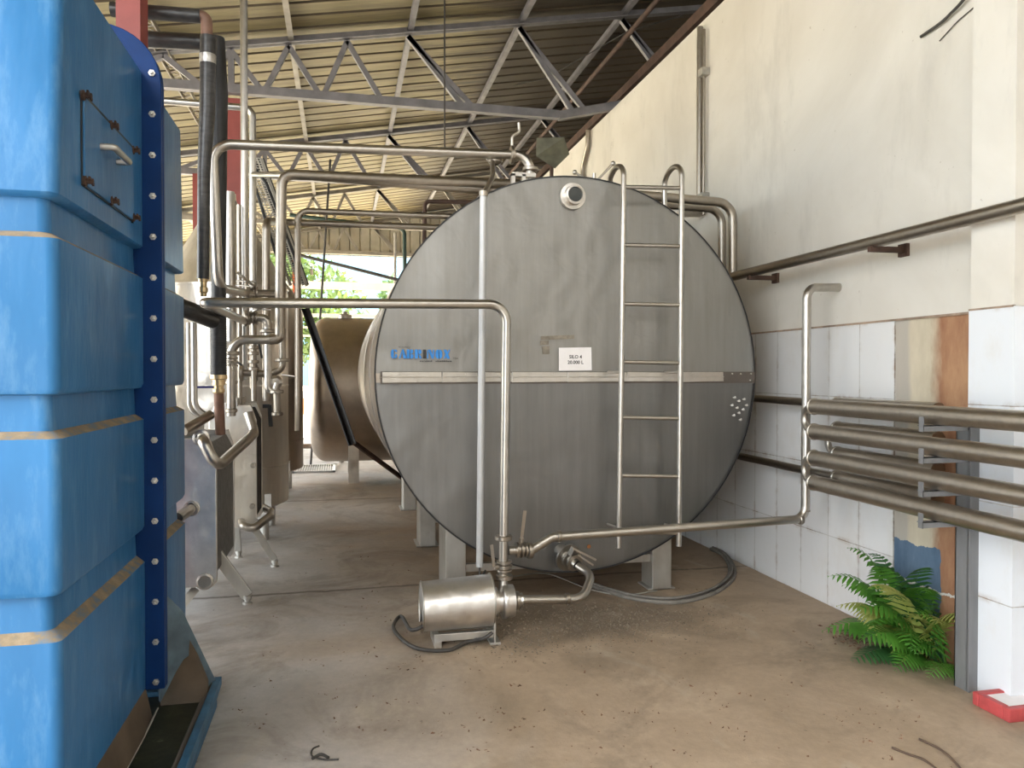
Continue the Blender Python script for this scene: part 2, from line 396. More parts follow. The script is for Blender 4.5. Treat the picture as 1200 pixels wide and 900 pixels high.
mb = MB(); mb.box((WX-.016, 3.11, TZ-.006), (WX, 17, TZ+.006)); mb.box((2.922, 2.86, TZ-.005), (2.937, 3.11, TZ+.004)); struct(mb.build('trim_5', simple('tile_edge_rust', (.30, .22, .16), .8, 0, .4, 12)))
# far enclosure past the wall, dark bay next door
mb = MB(); mb.box((7.8, -3, 0), (8, 20, 6.3)); struct(mb.build('wall_beyond', simple('dark_wall', (.12, .10, .08), .9)))  # one even dark colour for the neighbouring bay
mb = MB(); mb.box((WX+.2, 19.8, 0), (7.8, 20, 5.6)); struct(mb.build('wall_beyond_end', M['plaster']))
mb = MB(); mb.box((-1.6, -3.2, 0), (8, -3, 4.85)); struct(mb.build('wall_light_block', simple('dull_light_block', (.42, .40, .36), .8)))  # unseen wall, added to block sky light from behind the camera
def roofz(x): return 4.80+.173*(x+1.73)
# corrugated roof
mb = MB(); prof = []; y = -2.5; pt = .28
while y < 20.0:
    prof += [(y, .0), (y+.012, .05), (y+.040, .05), (y+.052, 0)]; y += pt
allprof = prof
for (x0, x1, ya, yb) in ((-1.75, 8.2, -9, 2.0), (-6.5, 8.2, 1.95, 99)):      # unseen near part left open on the left to let sky light in
    prof = [p for p in allprof if ya < p[0] < yb]
    vs = []; fs = []
    for yy, hh in prof:
        for x in (x0, x1): vs.append((x, yy, roofz(x)+.115+hh))
        for x in (x0, x1): vs.append((x, yy, roofz(x)+.119+hh))
    for i in range(len(prof)-1):
        a = i*4; c = a+4; fs += [(a, a+1, c+1, c), (a+2, c+2, c+3, a+3)]
    b0 = len(mb.f); mb.add(vs, fs)
    for q in range(len(fs)): mb.mi[b0+q] = 1 if (q//2) % 4 != 3 else 0
struct(mb.build('ceiling', [M['roof'], simple('roof_groove', (.11, .085, .055), .8)], fix=False))  # dark rusty grooves, the colour also deepening their shade
# gable cladding above the far truss
mb = MB(); x = -6.5
while x < 8:
    mb.add([(x, 19.62, 4.42), (x+.20, 19.62, 4.42), (x+.20, 19.62, roofz(x+.2)+.1), (x, 19.62, roofz(x)+.1)], [(0, 1, 2, 3)])
    mb.add([(x+.2, 19.62, 4.42), (x+.21, 19.66, 4.42), (x+.21, 19.66, roofz(x+.2)+.1), (x+.2, 19.62, roofz(x+.2)+.1)], [(0, 1, 2, 3)])
    mb.add([(x+.21, 19.66, 4.42), (x+.25, 19.62, 4.42), (x+.25, 19.62, roofz(x+.25)+.1), (x+.21, 19.66, roofz(x+.21)+.1)], [(0, 1, 2, 3)])
    x += .25
struct(mb.build('wall_far', M['cladding'], fix=False))

# ------------------------------------------------------------------ roof trusses
UN = [-4.28, -3.03, -1.78, -1.12, -.536, .073, .73, 1.985, 3.22, 4.47, 5.7, 6.95]
LN = [(-3.6, -3.6), (-2.3, -2.3), (-1.45, -1.40), (-.83, -.77), (-.23, -.17), (.43, 1.33), (1.44, 2.62), (2.76, 3.9), (4.0, 5.1), (5.2, 6.3), (6.4, 6.4)]
def botz(x): return 4.50-.03*(x+1.7)/4.1 if x < 2.45 else 4.46+.24*(x-2.45)
def truss(Y, label, matc):
    t = thing('roof_truss', label, 'roof truss', (0, Y, 4.5), 'roof trusses of the shed')
    a = MB(); a.angle((-6.3, Y, roofz(-6.3)), (7.7, Y, roofz(7.7)), .085, .012); a.angle((-6.3, Y+.02, roofz(-6.3)), (7.7, Y+.02, roofz(7.7)), .085, .012)
    a.build('top_chord', matc, t)
    a = MB(); a.bar((-6.3, Y, botz(-1.7)), (2.45, Y, botz(2.4)), .09, .09); a.bar((2.45, Y, 4.46), (7.7, Y, botz(7.7)), .09, .09); a.build('bottom_chord', matc, t)
    for i, (l0, l1) in enumerate(LN):
        u0 = UN[i]; u1 = UN[i+1]
        for (xa, xb) in ((u0, l0), (u1, l1)) if l0 == l1 else ((u0, l0), (u1, l1)):
            a = MB(); a.bar((xa, Y, roofz(xa)-.02), (xb, Y, botz(xb)+.02), .055, .05, (0, 1, 0)); a.build('web_bar', matc, t)
    a = MB(); a.bar((-1.12, Y, roofz(-1.12)-.02), (-1.12, Y, 4.5), .06, .055, (0, 1, 0)); a.build('web_post', matc, t)
    return t
truss(8.57, 'grey steel lattice roof truss nearest the camera, above the silo', M['galv'])
truss(12.2, 'grey steel lattice roof truss, second from the camera', M['galv'])
truss(15.85, 'grey steel lattice roof truss, third from the camera', M['galvpale'])
truss(19.5, 'cream steel lattice roof truss in front of the far gable cladding', M['galvpale'])
names = {-4.28: 'cream steel purlin under the roof, farthest left of all', -3.03: 'cream steel purlin under the roof, second from the left', -1.78: 'perforated pale purlin under the roof above the black pipes',
         -.536: 'thin pale purlin under the roof left of the tall thin steel pipe line', .73: 'grey purlin under the roof crossing above the long top pipe', 1.985: 'grey purlin under the roof above the silo top', 3.22: 'grey purlin under the roof beside the plastered wall', 5.7: 'grey purlin in the dark roof space beyond the wall'}
for x, lb in names.items():
    a = MB(); a.angle((x, -2.4, roofz(x)+.03), (x, 19.6, roofz(x)+.03), .06, .008)
    if x == -1.78:
        a = MB(); z = roofz(x)+.02
        yy = -2.4
        while yy < 19.4:       # lattice purlin made of zig-zag straps
            a.bar((x-.05, yy, z), (x+.05, yy+.08, z), .014, .006); a.bar((x+.05, yy+.08, z), (x-.05, yy+.16, z), .014, .006); yy += .16
        a.bar((x-.06, -2.4, z), (x-.06, 19.6, z), .012, .06); a.bar((x+.06, -2.4, z), (x+.06, 19.6, z), .012, .06)
    tag(a.build('purlin', M['galvpale'] if x < 0 else M['galv']), lb, 'purlin', 'purlins under the roof sheets')
# rusty pipes and beam near the wall top
a = MB(); a.tube([(2.95, -2, 5.05), (2.95, 19, 5.05)], .028); tag(a.build('rusty_pipe', M['rust']), 'rusty brown pipe hung under the roof in line with the wall', 'pipe')
a = MB(); a.bar((WX+.14, -3, 4.76), (WX+.14, 17, 4.76), .08, .10); tag(a.build('rusty_beam', M['rust']), 'rust brown steel beam running along just above the wall', 'beam')
a = MB(); a.tube([PY(800, 18, 8.4), PY(735, 37, 8.4), PY(640, 92, 10.5), PY(500, 122, 11.9)], .007, 6); tag(a.build('roof_wire', M['cable']), 'thin dark wire strung through the trusses up to the wall', 'wire')
a = MB(); a.tube([(.98, 7.4, roofz(.98)), (.98, 7.4, PY(588, 180, 7.4).z)], .008, 6); tag(a.build('hanging_rod', M['cable']), 'thin dark vertical rod hanging from the roof to the top pipe', 'rod')

# red columns
def column(name, x, y, w, dpt, h, label):
    a = MB(); a.box((x-w/2, y-dpt/2, 0), (x+w/2, y-dpt/2+.012, h)); a.box((x-w/2, y+dpt/2-.012, 0), (x+w/2, y+dpt/2, h)); a.box((x-.006, y-dpt/2+.012, 0), (x+.006, y+dpt/2-.012, h))
    a.box((x-w/2+.002, y-dpt/2+.012, 0), (x-w/2+.010, y+dpt/2-.012, h)); a.box((x+w/2-.010, y-dpt/2+.012, 0), (x+w/2-.002, y+dpt/2-.012, h))
    tag(a.build(name, M['red']), label, 'column', 'red steel columns')
column('steel_column', PY(155, 30, 4.55).x, 4.55, .12, .17, roofz(-1.1)-.02, 'red painted steel column rising behind the blue tower')
column('steel_column', -1.16, 8.75, .30, .20, 4.42, 'red painted steel column under the nearest truss, right of the black pipes')
column('steel_column', -2.02, 12.2, .22, .2, 4.44, 'red painted steel column left of the black insulated pipes, farther back')

# ------------------------------------------------------------------ blue cooling tower
XR = -.75; XL = -2.0
tw = thing('cooling_tower', 'tall blue fibreglass cooling tower with ribbed casing and bolted flange', 'cooling tower', (-1.35, 3.1, 0))
levels = [(2.70, .30, 0), (2.695, .075, 0), (2.66, .06, 0), (2.02, .004, 0), (1.99, .0, 0), (1.982, .008, 0), (1.978, .034, 0), (1.885, .030, 0), (1.866, .0, 1),
          (1.855, 0, 0), (1.46, 0, 0), (1.443, .008, 0), (1.438, .034, 0), (1.34, .030, 0), (1.320, 0, 1), (1.31, 0, 0), (.905, 0, 0), (.890, .008, 0), (.885, .034, 0), (.79, .03, 0), (.765, 0, 1), (.755, 0, 0), (.27, 0, 0)]
def casing(y0, y1, side):
    a = MB(); vs = []; rad = .03; ns = 5; per = None
    for z, o, d in levels:
        x0, x1 = XL, XR-(o if z < 2.0 or z > 2.69 else 0); ya = y0+(o if side <= 0 else 0); yb = y1-(o if side >= 0 else 0)
        ring = []
        for cx, cy, a0, rr in ((x1, ya, -PI/2, rad if side <= 0 else .002), (x1, yb, 0, rad if side >= 0 else .002), (x0, yb, PI/2, .02), (x0, ya, PI, .02)):
            sx = -1 if cx == x1 else 1; sy = 1 if cy == ya else -1
            for k in range(ns+1):
                t = a0+PI/2*k/ns; ring.append((cx+sx*rr+math.cos(t)*rr, cy+sy*rr+math.sin(t)*rr, z))
        vs += ring; per = len(ring)
    for i in range(len(levels)-1):
        fs = [(i*per+k, i*per+(k+1) % per, (i+1)*per+(k+1) % per, (i+1)*per+k) for k in range(per)]
        a.add([], [], True)
        for f_ in fs: a.f.append(f_); a.sm.append(True); a.mi.append(levels[i+1][2])
    a.v = [V(p) for p in vs]
    a.f.append(tuple(range(per-1, -1, -1))); a.sm.append(False); a.mi.append(0)
    n = (len(levels)-1)*per; a.f.append(tuple(range(n, n+per))); a.sm.append(False); a.mi.append(0)
    ob = a.build('casing_panel', [M['blue'], M['dirt']], tw)
    md = ob.modifiers.new('es', 'EDGE_SPLIT'); md.split_angle = math.radians(40)
    return ob
cs1 = casing(2.30, 3.222, -1)
casing(3.278, 4.04, 1)
# flange plates with rounded top corner
a = MB()
for (ya, yb, ex) in ((3.222, 3.246, 0), (3.254, 3.278, 0)):
    poly = [(XL, ya, .26), (-.68, ya, .26)]
    for k in range(9):
        t = PI/2*k/8; poly.append((-.90+.22*math.cos(t), ya, 2.62+.22*math.sin(t)))
    poly.append((XL, ya, 2.84)); a.prism(poly, (0, yb-ya, 0))
fl = a.build('flange', M['shaded_blue'], tw, bevel=.004)
a = MB(); a.box((XL, 3.244, .26), (-.683, 3.256, 2.6)); a.build('gasket', M['black'], fl)
for i in range(16):
    z = 2.66-i*.158
    a = MB(); a.lathe((-.712, 3.224, z), (0, -1, 0), [(0, .013), (.008, .013), (.009, .0001)], 6, False); a.lathe((-.712, 3.224, z), (0, -1, 0), [(.008, .007), (.018, .006), (.019, .0001)], 8)
    a.build('bolt', M['legsteel'], fl)
# access door
def onB(y, z, off=0): return V((XR+off, y, z))
a = MB(); q = [onB(2.50, 2.055, .001), onB(3.06, 2.055, .001), onB(3.06, 2.325, .001), onB(2.50, 2.325, .001)]; a.prism(q, (.004, 0, 0)); a.box((XR, 2.495, 2.322), (XR+.006, 3.068, 2.332)); a.box((XR, 3.058, 2.05), (XR+.006, 3.068, 2.332)); gk = a.build('door_gasket', M['black'], tw)
a = MB(); q = [onB(2.505, 2.06, .004), onB(3.055, 2.06, .004), onB(3.055, 2.32, .004), onB(2.505, 2.32, .004)]; a.prism(q, (.006, 0, 0)); dr = a.build('access_door', M['blue'], tw, bevel=.002)
a = MB(); a.tube(fillet([onB(2.66, 2.215, .008), onB(2.66, 2.215, .05), onB(2.84, 2.215, .05), onB(2.84, 2.215, .008)], .008, 3), .011, 8); a.build('handle', M['legsteel'], dr)
for (y_, z_) in ((2.50, 2.32), (2.78, 2.32), (3.055, 2.315), (2.51, 2.07), (2.78, 2.07), (3.055, 2.07)):
    a = MB(); p = onB(y_, z_, .006); a.lathe(p, (1, 0, 0), [(0, .016), (.006, .016), (.008, .009), (.026, .008), (.027, .0001)], 8); a.bar(p+V((.02, -.02, .006)), p+V((.02, .02, -.006)), .006, .009)
    a.build('latch', M['rust'], dr)
# basin
BX = -.53
bs = MB(); bs.box((XL, 1.6, 0), (BX-.02, 3.64, .04)); bs.prism([(BX-.05, 1.6, .04), (BX-.03, 1.6, 0), (BX+.0, 1.6, .10), (BX+.0, 1.6, .135), (BX-.03, 1.6, .135)], (0, 2.04, 0)); bs.box((XL, 3.61, .04), (BX-.02, 3.64, .10)); bs.box((XL, 1.6, .04), (BX-.04, 1.63, .13))
bsn = bs.build('basin', simple('grimy_blue', (.03, .11, .20), .5, 0, .35, 9), tw, bevel=.003)
a = MB(); a.prism([(-.61, 1.635, .04), (-.60, 1.635, .083), (BX-.031, 1.635, .134), (BX-.031, 1.635, .04)], (0, 1.97, 0)); a.prism([(-.79, 1.7, .268), (-.752, 1.7, .268), (-.725, 1.7, .134), (-.735, 1.7, .12)], (0, 1.53, 0)); a.prism([PY(px, py, 3.5) for px, py in ((188, 705), (211, 722), (243, 800), (243, 826), (188, 835))], (0, .03, 0)); a.build('muddy_ledge', M['mud'], bsn)
a = MB(); a.tube([(-.727, 1.7, .134), (-.727, 3.1, .134), (-.715, 3.26, .17)], .004, 6); a.build('ledge_edge', M['perf'], bsn)
a = MB(); a.box((XL+.02, 1.64, .04), (-.602, 3.60, .082)); a.build('dirty_water', M['scum'], bsn)
# skirt gusset with an arched opening under the far casing
out = [(188, 690), (214, 716), (256, 804), (250, 815), (245, 806), (238, 786), (231, 773), (223, 767), (215, 773), (206, 788), (196, 808), (188, 823)]
a = MB(); fr = [PY(px, py, 3.40+.0030*(px-188)) for px, py in out]; a.prism(fr, (-.012, .022, 0)); a.box((XL, 3.645, 0), (-.78, 4.03, .268)); a.build('arched_skirt', simple('muddy_blue', (.085, .13, .165), .6, 0, .45, 7), tw)

# ------------------------------------------------------------------ big silo
CX, CZ, RR = 1.459, 1.487, 1.26; FY = 4.7; BY = 9.7
silo = thing('silo_tank', 'huge round stainless steel silo lying on its side beside the white wall', 'silo', (CX, 7.2, 0))
def cz(x): return math.sqrt(max(0, RR*RR-(x-CX)**2))
SZ0, SZ1 = 1.438, 1.500
def head(zlo, zhi, mat, name, yo):
    a = MB(); nx = 64; nz = 24; vs = []; idx = {}
    ths = []
    # polar sector grid: clip a disc between zlo and zhi
    for i in range(nx+1):
        x = CX-RR+2*RR*(.5-.5*math.cos(PI*i/nx)); h = cz(x)
        lo = max(zlo, CZ-h); hi = min(zhi, CZ+h)
        if hi < lo: m_ = (lo+hi)/2; lo = hi = max(min(m_, zhi), zlo)
        for j in range(nz+1):
            z = lo+(hi-lo)*j/nz; r = math.hypot(x-CX, z-CZ)/RR
            vs.append((x, FY+yo-.012*(1-r*r)+.006*r**8, z))
    fs = [(i*(nz+1)+j, (i+1)*(nz+1)+j, (i+1)*(nz+1)+j+1, i*(nz+1)+j+1) for i in range(nx) for j in range(nz)]
    a.add(vs, fs, True); return a.build(name, mat, silo, fix=False)
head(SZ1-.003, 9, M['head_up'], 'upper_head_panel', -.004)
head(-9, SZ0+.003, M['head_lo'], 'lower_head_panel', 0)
a = MB(); a.slathe((CX, FY+.012, CZ), (0, 1, 0), [(0, .3), (0, RR-.012), (.0, RR-.002), (.012, RR), (.6, RR), (BY-FY-.1, RR), (BY-FY-.02, RR-.06), (BY-FY, RR-.3), (BY-FY, .001)], 96)
sh = a.build('shell', M['shell'], silo, fix=False)
a_ = MB(); a_.lathe((CX, FY-.002, CZ), (0, 1, 0), [(0, RR-.004), (0, RR+.006), (.012, RR+.006)], 96); a_.build('rim_gap', M['black'], silo, fix=False)  # black ring painted in for the dark gap between face and band
md = sh.modifiers.new('es', 'EDGE_SPLIT'); md.split_angle = math.radians(35)
for t, nm in ((.02, 'front'), (.9, 'a'), (2.4, 'b'), (4.2, 'c')):
    a = MB(); a.lathe((CX, FY+t, CZ), (0, 1, 0), [(0, RR), (.002, RR+.005), (.026, RR+.005), (.028, RR)], 96); a.build('band', M['shell'], silo, fix=False)
# seam strips
x0 = CX-math.sqrt(RR**2-.02**2)
def xs(px): return PY(px, 443, FY-.02).x
segs = [(442, 518.3), (518, 560.3), (560, 600.3), (600, 665.3), (665, 735.3), (735, 800.3), (800, 848)]
for i, (p0, p1) in enumerate(segs):
    a = MB(); dz = (i % 3-1)*.004
    ff = FY-.022-.002*(i % 2); a.prism([(xs(p0)-(.0 if i else -.03), ff, SZ0+.004+dz*.5), (xs(p1), ff, SZ0+.006), (xs(p1)-.004, ff, SZ1+.004-dz*.5), (xs(p0)+(.002 if i else .03), ff, SZ1+.006)], (0, .016, 0)); a.bar((xs(p0)+.01, FY-.026, SZ0+.036), (xs(p1), FY-.026, SZ0+.036), .004, .004)
    a.build('seam_strip', M['seam'], silo, bevel=.003)
a = MB(); a.box((xs(442)+.02, FY-.017, SZ0-.005), (CX+RR-.006, FY+.008, SZ1+.008)); a.build('exposed_seam', M['seamdark'], silo)
for px in (468, 489, 546, 584, 622, 648, 690, 712, 743, 777, 812, 858, 868, 879, 880):
    z = SZ0+.012 if px % 2 else SZ1-.006
    a = MB(); a.lathe((xs(px), FY-.022, z), (0, -1, 0), [(-.014, .005), (.003, .005), (.005, .0001)], 8); a.build('rivet', M['seam'], silo)
# sight glass
sg = PY(671, 230, FY-.02)
a = MB(); a.lathe(sg, (0, -1, 0), [(-.01, .085), (.012, .083), (.014, .062), (.06, .060), (.062, .047), (.05, .046)], 28); s_ = a.build('sight_port', M['seam'], silo, fix=False)
a = MB(); a.lathe(sg, (0, -1, 0), [(.052, .047), (.053, .0001)], 28); a.build('glass', M['glass'], s_, fix=False)
# sign plate and lettering
def text(s, size, p, mat, parent, name='lettering', bold=.0):
    cu = bpy.data.curves.new('t', 'FONT'); cu.body = s; cu.size = size; cu.extrude = .0006; cu.align_x = 'CENTER'; cu.offset = bold; cu.resolution_u = 3
    to = bpy.data.objects.new('t', cu); COL.objects.link(to)
    dg = bpy.context.evaluated_depsgraph_get(); me = bpy.data.meshes.new_from_object(to.evaluated_get(dg))
    bpy.data.objects.remove(to); me.name = name
    rot = Matrix.Rotation(PI/2, 4, 'X'); me.transform(Matrix.Translation(V(p)-ROOT[parent.name]) @ rot)
    me.materials.clear(); me.materials.append(mat)
    o = bpy.data.objects.new(name, me); COL.objects.link(o); o.parent = parent; ROOT[o.name] = ROOT[parent.name]; return o
q = [PY(655, 434.5, FY-.028), PY(693.5, 434, FY-.028), PY(693, 407, FY-.028), PY(655, 407.5, FY-.028)]
a = MB(); a.prism(q, (0, .003, 0)); sgn = a.build('capacity_sign', M['white'], silo, label='white sign reading SILO 4, 20.000 L')
text('SILO 4', .030, PY(674.5, 420, FY-.0285), M['ink'], sgn, bold=.0006)
text('20.000 L', .030, PY(674.5, 426.4, FY-.0285), M['ink'], sgn, bold=.0006)
# logo: heavy stencil letters on a 10 x 10 grid
LG = {
 'G': [[(0,2.4),(1.6,0),(3.6,0),(3.6,10),(1.6,10),(0,7.6)], [(4.3,8.2),(7.8,6.8),(7.8,8.8),(6,10),(4.3,10)], [(4.3,0),(6,0),(7.8,1.4),(7.8,4.6),(5.2,4.6),(5.2,2),(4.3,1.8)]],
 'A': [[(3.6,10),(5,10),(6.2,10),(10,0),(5.8,0),(4.3,7.6)], [(0,0),(2.4,0),(4.2,7),(3.8,9)]],
 'B': [[(0,0),(3.8,0),(3.8,10),(0,10)], [(4.6,5.4),(7,5.4),(8,6.6),(8,8.8),(7,10),(4.6,10)], [(4.6,0),(7.4,0),(8.6,1.4),(8.6,3.6),(7.4,4.8),(4.6,4.8)]],
 'R': [[(0,0),(3.8,0),(3.8,10),(0,10)], [(4.6,5),(7,5),(8.2,6.4),(8.2,8.6),(7,10),(4.6,10)], [(4.6,4.3),(6.6,4.3),(9,0),(5.6,0)]],
 'I': [[(0,0),(3.9,0),(3.9,10),(0,10)]],
 'N': [[(0,0),(1.5,0),(1.5,8),(0,10)], [(1,10),(4.6,10),(9,0),(6,0),(2,8)], [(7.4,4),(9,1.5),(9,10),(7.4,10)]],
 'O': [[(0,2.4),(2,0),(4,0),(4,10),(2,10),(0,7.6)], [(4.8,0),(6.8,0),(8.8,2.4),(8.8,7.6),(6.8,10),(4.8,10)]],
 'X': [[(0,10),(3.8,10),(8.4,0),(4.4,0)], [(5.2,6.6),(6.8,10),(8.8,10),(6.2,5)], [(0,0),(2,0),(3.4,3.2),(2.6,4.6)]]}
adv = dict(G=9.2, A=9.4, B=9.6, R=9.6, I=4.9, N=10, O=9.6, X=8.8); tot = sum(adv[c] for c in 'GABRINOX')
pL = PY(458, 420, FY-.02); pR = PY(528, 420, FY-.02); sc = (pR.x-pL.x)/tot; hz = (PY(490, 409.5, FY-.02).z-PY(490, 420, FY-.02).z)/10; ox = pL.x
for c in 'GABRINOX':
    a = MB()
    for poly in LG[c]: a.prism([(ox+x*sc*.94, FY-.0265, pL.z+z*hz) for x, z in poly], (0, .0015, 0))
    a.build('logo_letter', M['logoblack'] if c == 'I' else M['logoblue'], silo); ox += adv[c]*sc
text('TDA', .016, PY(534, 421, FY-.0265), M['ink'], silo)
text('METALURGICA', .011, PY(474, 407.5, FY-.0265), M['ink'], silo)
a = MB()
xx = PY(492, 423, FY-.02).x; random.seed(3)
while xx < PY(529, 423, FY-.02).x:
    w = random.uniform(.003, .008); zz = PY(500, 424, FY-.02).z
    if not (.02 > xx-PY(506, 423, FY-.02).x > 0): a.box((xx, FY-.0265, zz), (xx+w, FY-.025, zz+random.uniform(.006, .009)))
    xx += w+.003
a.build('worn_small_print', M['ink'], silo)
# glue marks of an old label, remnants and rust spot
def mark(pts, mat, name, y=FY-.018):
    a = MB(); a.prism([PY(px, py, y) for px, py in pts], (0, .004, 0)); return a.build(name, mat, silo)
YM = FY-.019
mark([(634, 394), (673, 392.5), (673, 397), (634, 398.5)], M['glue'], 'glue_mark', YM-.002); mark([(633, 399.5), (643, 399), (643, 404), (633, 404.5)], M['glue'], 'glue_mark', YM-.002)
mark([(635, 406), (644, 405.5), (644, 415), (636, 415)], M['glue'], 'glue_mark', YM-.002)
for px, py in ((861, 466), (866, 470), (872, 468), (858, 475), (864, 478), (871, 480), (866, 484), (860, 487), (868, 492), (875, 475)):
    mark([(px-2.2, py), (px, py+1.2), (px+2, py+.4), (px+1, py-1.8)], M['gluelight'], 'label_remnant', FY-.006)
rp = PY(689.5, 640, FY); a = MB(); a.lathe((rp.x, FY-.012, rp.z), (0, -1, 0), [(0, .013), (.003, .012), (.004, .0001)], 12); a.build('rust_spot', M['rustspot'], silo)
# legs
for (xa, xb, Y, dp, zt) in ((.657, .79, 4.94, .35, .56), (2.09, 2.23, 4.94, .2, .56), (.657, .79, 6.6, .3, .56), (2.09, 2.23, 6.6, .3, .56), (.657, .79, 8.4, .3, .56), (2.09, 2.23, 8.4, .3, .56)):
    a = MB(); a.box((xa, Y, 0), (xb, Y+dp, zt)); a.box((xa-.03, Y-.0, 0), (xb+.03, Y+dp, .012)); a.build('leg', M['legsteel'], silo, bevel=.004)
a = MB(); a.bar((.79, 5.0, .215), (2.09, 5.0, .215), .04, .05); a.build('leg_brace', M['legsteel'], silo)
a = MB(); a.bar((.79, 6.7, .215), (2.09, 6.7, .215), .04, .05); a.build('leg_brace', M['legsteel'], silo)
# manhole handles on top, bracket on top
hb = PY(696, 214, 5.0); hb.z = CZ+RR*math.sqrt(1-((hb.x-CX)/RR)**2)
a = MB(); a.tube([hb-V((0, 0, .03)), hb+V((0, 0, .13))], .014, 10); c_ = hb+V((0, 0, .06))
a.tube([c_, c_+V((-.13, .02, .075))], .008, 8); a.tube([c_, c_+V((.13, -.02, .14))], .008, 8)
for e in (V((-.13, .02, .075)), V((.13, -.02, .14))): a.slathe(c_+e-V((0, 0, .018)), (0, 0, 1), [(0, .001), (.006, .013), (.018, .018), (.03, .013), (.036, .001)], 12)
a.slathe(hb-V((0, 0, .04)), (0, 0, 1), [(.0, .001), (0, .08), (.05, .07), (.055, .001)], 20)
a.build('manhole_clamp', M['pipe'], silo)
hx = PY(664, 208, 5.3).x
a = MB(); a.slathe((hx, 5.25, CZ+RR-.05), (0, 0, 1), [(0, .28), (.06, .28), (.075, .265), (.085, .2), (.09, .001)], 40); a.build('manhole_lid', M['seam'], silo)
bp = PY(601, 214, 4.9)
a = MB()
for dx in (0, .07): a.box((bp.x+dx-.012, 4.88, bp.z-.10), (bp.x+dx+.012, 4.92, bp.z+.055))
a.box((bp.x-.012, 4.88, bp.z+.04), (bp.x+.15, 4.92, bp.z+.065)); a.build('lifting_bracket', M['legsteel'], silo)
# outlet stub & butterfly valve on the silo's lower front
def valve(o, ax, parent, hdir, hlen=.15, r=.045, name='valve', side=None):
    """butterfly valve between two clamps; o centre, ax flow direction"""
    o = V(o); ax = V(ax).normalized(); hdir = V(hdir).normalized()
    a = MB(); a.lathe(o-ax*.030, ax, [(0, .001), (0, r*.95), (.010, r*.95), (.014, r*.72), (.022, r*.72), (.026, r), (.036, r), (.040, r*.72), (.046, r*.72), (.050, r*.95), (.060, r*.95), (.060, .001)], 20)
    side = V(side) if side else hdir - ax*hdir.dot(ax); side.normalize()
    a.lathe(o+side*r*.7, side, [(0, .014), (.035, .014), (.037, .001)], 10)
    v_ = a.build(name, M['pipe_dull'], parent, fix=False)
    h = MB(); p0 = o+side*(r*.7+.035); lat = ax.cross(side).normalized()
    h.bar(p0-ax*.0, p0+hdir*hlen*.25, .016, .010); h.bar(p0+hdir*.02, p0+hdir*hlen, .018, .006, lat)
    h.build('valve_handle', M['pipe'], v_)
    return v_
def clamp(o, ax, parent, r=.04, name='clamp'):
    a = MB(); a.lathe(V(o)-V(ax).normalized()*.010, ax, [(-.003, .001), (-.003, r*1.05), (.001, r*1.15), (.019, r*1.15), (.023, r*1.05), (.023, .001)], 20)
    s1 = V(ax).cross(V((.3, -1, .2))).normalized(); a.tube([V(o)+s1*r*.8, V(o)+s1*(r+.007)], .006, 6)
    return a.build(name, M['pipe_dull'], parent, fix=False)

# ------------------------------------------------------------------ ladder
LY = 4.52
lad = thing('ladder', 'stainless steel ladder with hooped rails fixed to the silo front', 'ladder', PY(762, 640, LY))
for (pt_, pb, hx_) in ((731, 725, 715), (799, 795.5, 783)):
    top = PY(pt_, 206, LY); bot = PY(pb, 642 if pb < 760 else 640, LY)
    hz_ = .115; pts = [bot, PY(pb+ (pt_-pb)*.6, 420, LY)]
    pts.append(top); rr = .14
    dv = V((0.02, 1, 0)).normalized()
    for k in range(1, 11):
        t = PI*k/10; pts.append(top+dv*(rr*(1-math.cos(t)))+V((0, 0, rr*.62*math.sin(t))))
    e = pts[-1]; zt = CZ+cz(e.x)
    pts.append(V((e.x, e.y, zt-.005)))
    a = MB(); a.tube(pts, .0175, 12); a.build('rail', M['pipe'], lad)
for py in (219, 287, 356, 424, 489, 557, 623):
    pl = PY(729-(py-219)*.008, py, LY); pr = PY(798-(py-219)*.007, py+1.5, LY); a = MB(); a.tube([pl, pr], .013, 10); a.build('rung', M['pipe'], lad)
for px in (728, 797):
    for py in (436, 620):
        p = PY(px, py, LY); a = MB(); a.tube([p, V((p.x-.03, FY+.0 if py < 500 else 4.69, p.z+.0))], .009, 8); a.build('standoff', M['pipe'], lad)

# ------------------------------------------------------------------ pump in front of silo
PYY = 4.25
pp = thing('transfer_pump', 'small stainless transfer pump with cylindrical motor cover on the floor', 'pump', (.62, PYY, 0))
xa = PY(494, 710, PYY).x; xb = PY(576, 710, PYY).x; pz = .205; pr_ = .148
a = MB(); n = 40; ring = []
def shroud(x, r, zc):
    out = []
    for k in range(n+1):
        t = -PI*.28+(PI*1.56)*k/n; out.append((x, PYY-math.cos(t)*r*1.0, zc+math.sin(t)*r))
    return out
pts0 = shroud(xa, pr_*.94, pz-.005); pts1 = shroud(xb, pr_, pz+.008); i0 = shroud(xa+.004, pr_*.92, pz-.005)
a.add(pts0+pts1, [(k, k+1, n+1+k+1, n+1+k) for k in range(n)], True)
a.add([(xa, PYY, pz)]+pts0, [(0, k+1, k+2) for k in range(n)]); a.add([(xb, PYY, pz)]+pts1, [(0, k+2, k+1) for k in range(n)])
mc = a.build('motor_cover', M['plate'], pp, fix=False)
a = MB(); a.lathe((xa-.002, PYY, pz), (1, 0, 0), [(.01, .09), ((xb-xa)-.01, .09)], 24); a.build('motor', M['pvc'], mc)
for t, r in ((0, pr_*.94+.002), (xb-xa-.006, pr_+.002)):
    a = MB(); ps = shroud(xa+t, r, pz-.005+(.013 if t else 0)); a.tube(ps, .004, 6); a.build('cover_rim', M['pipe'], mc)
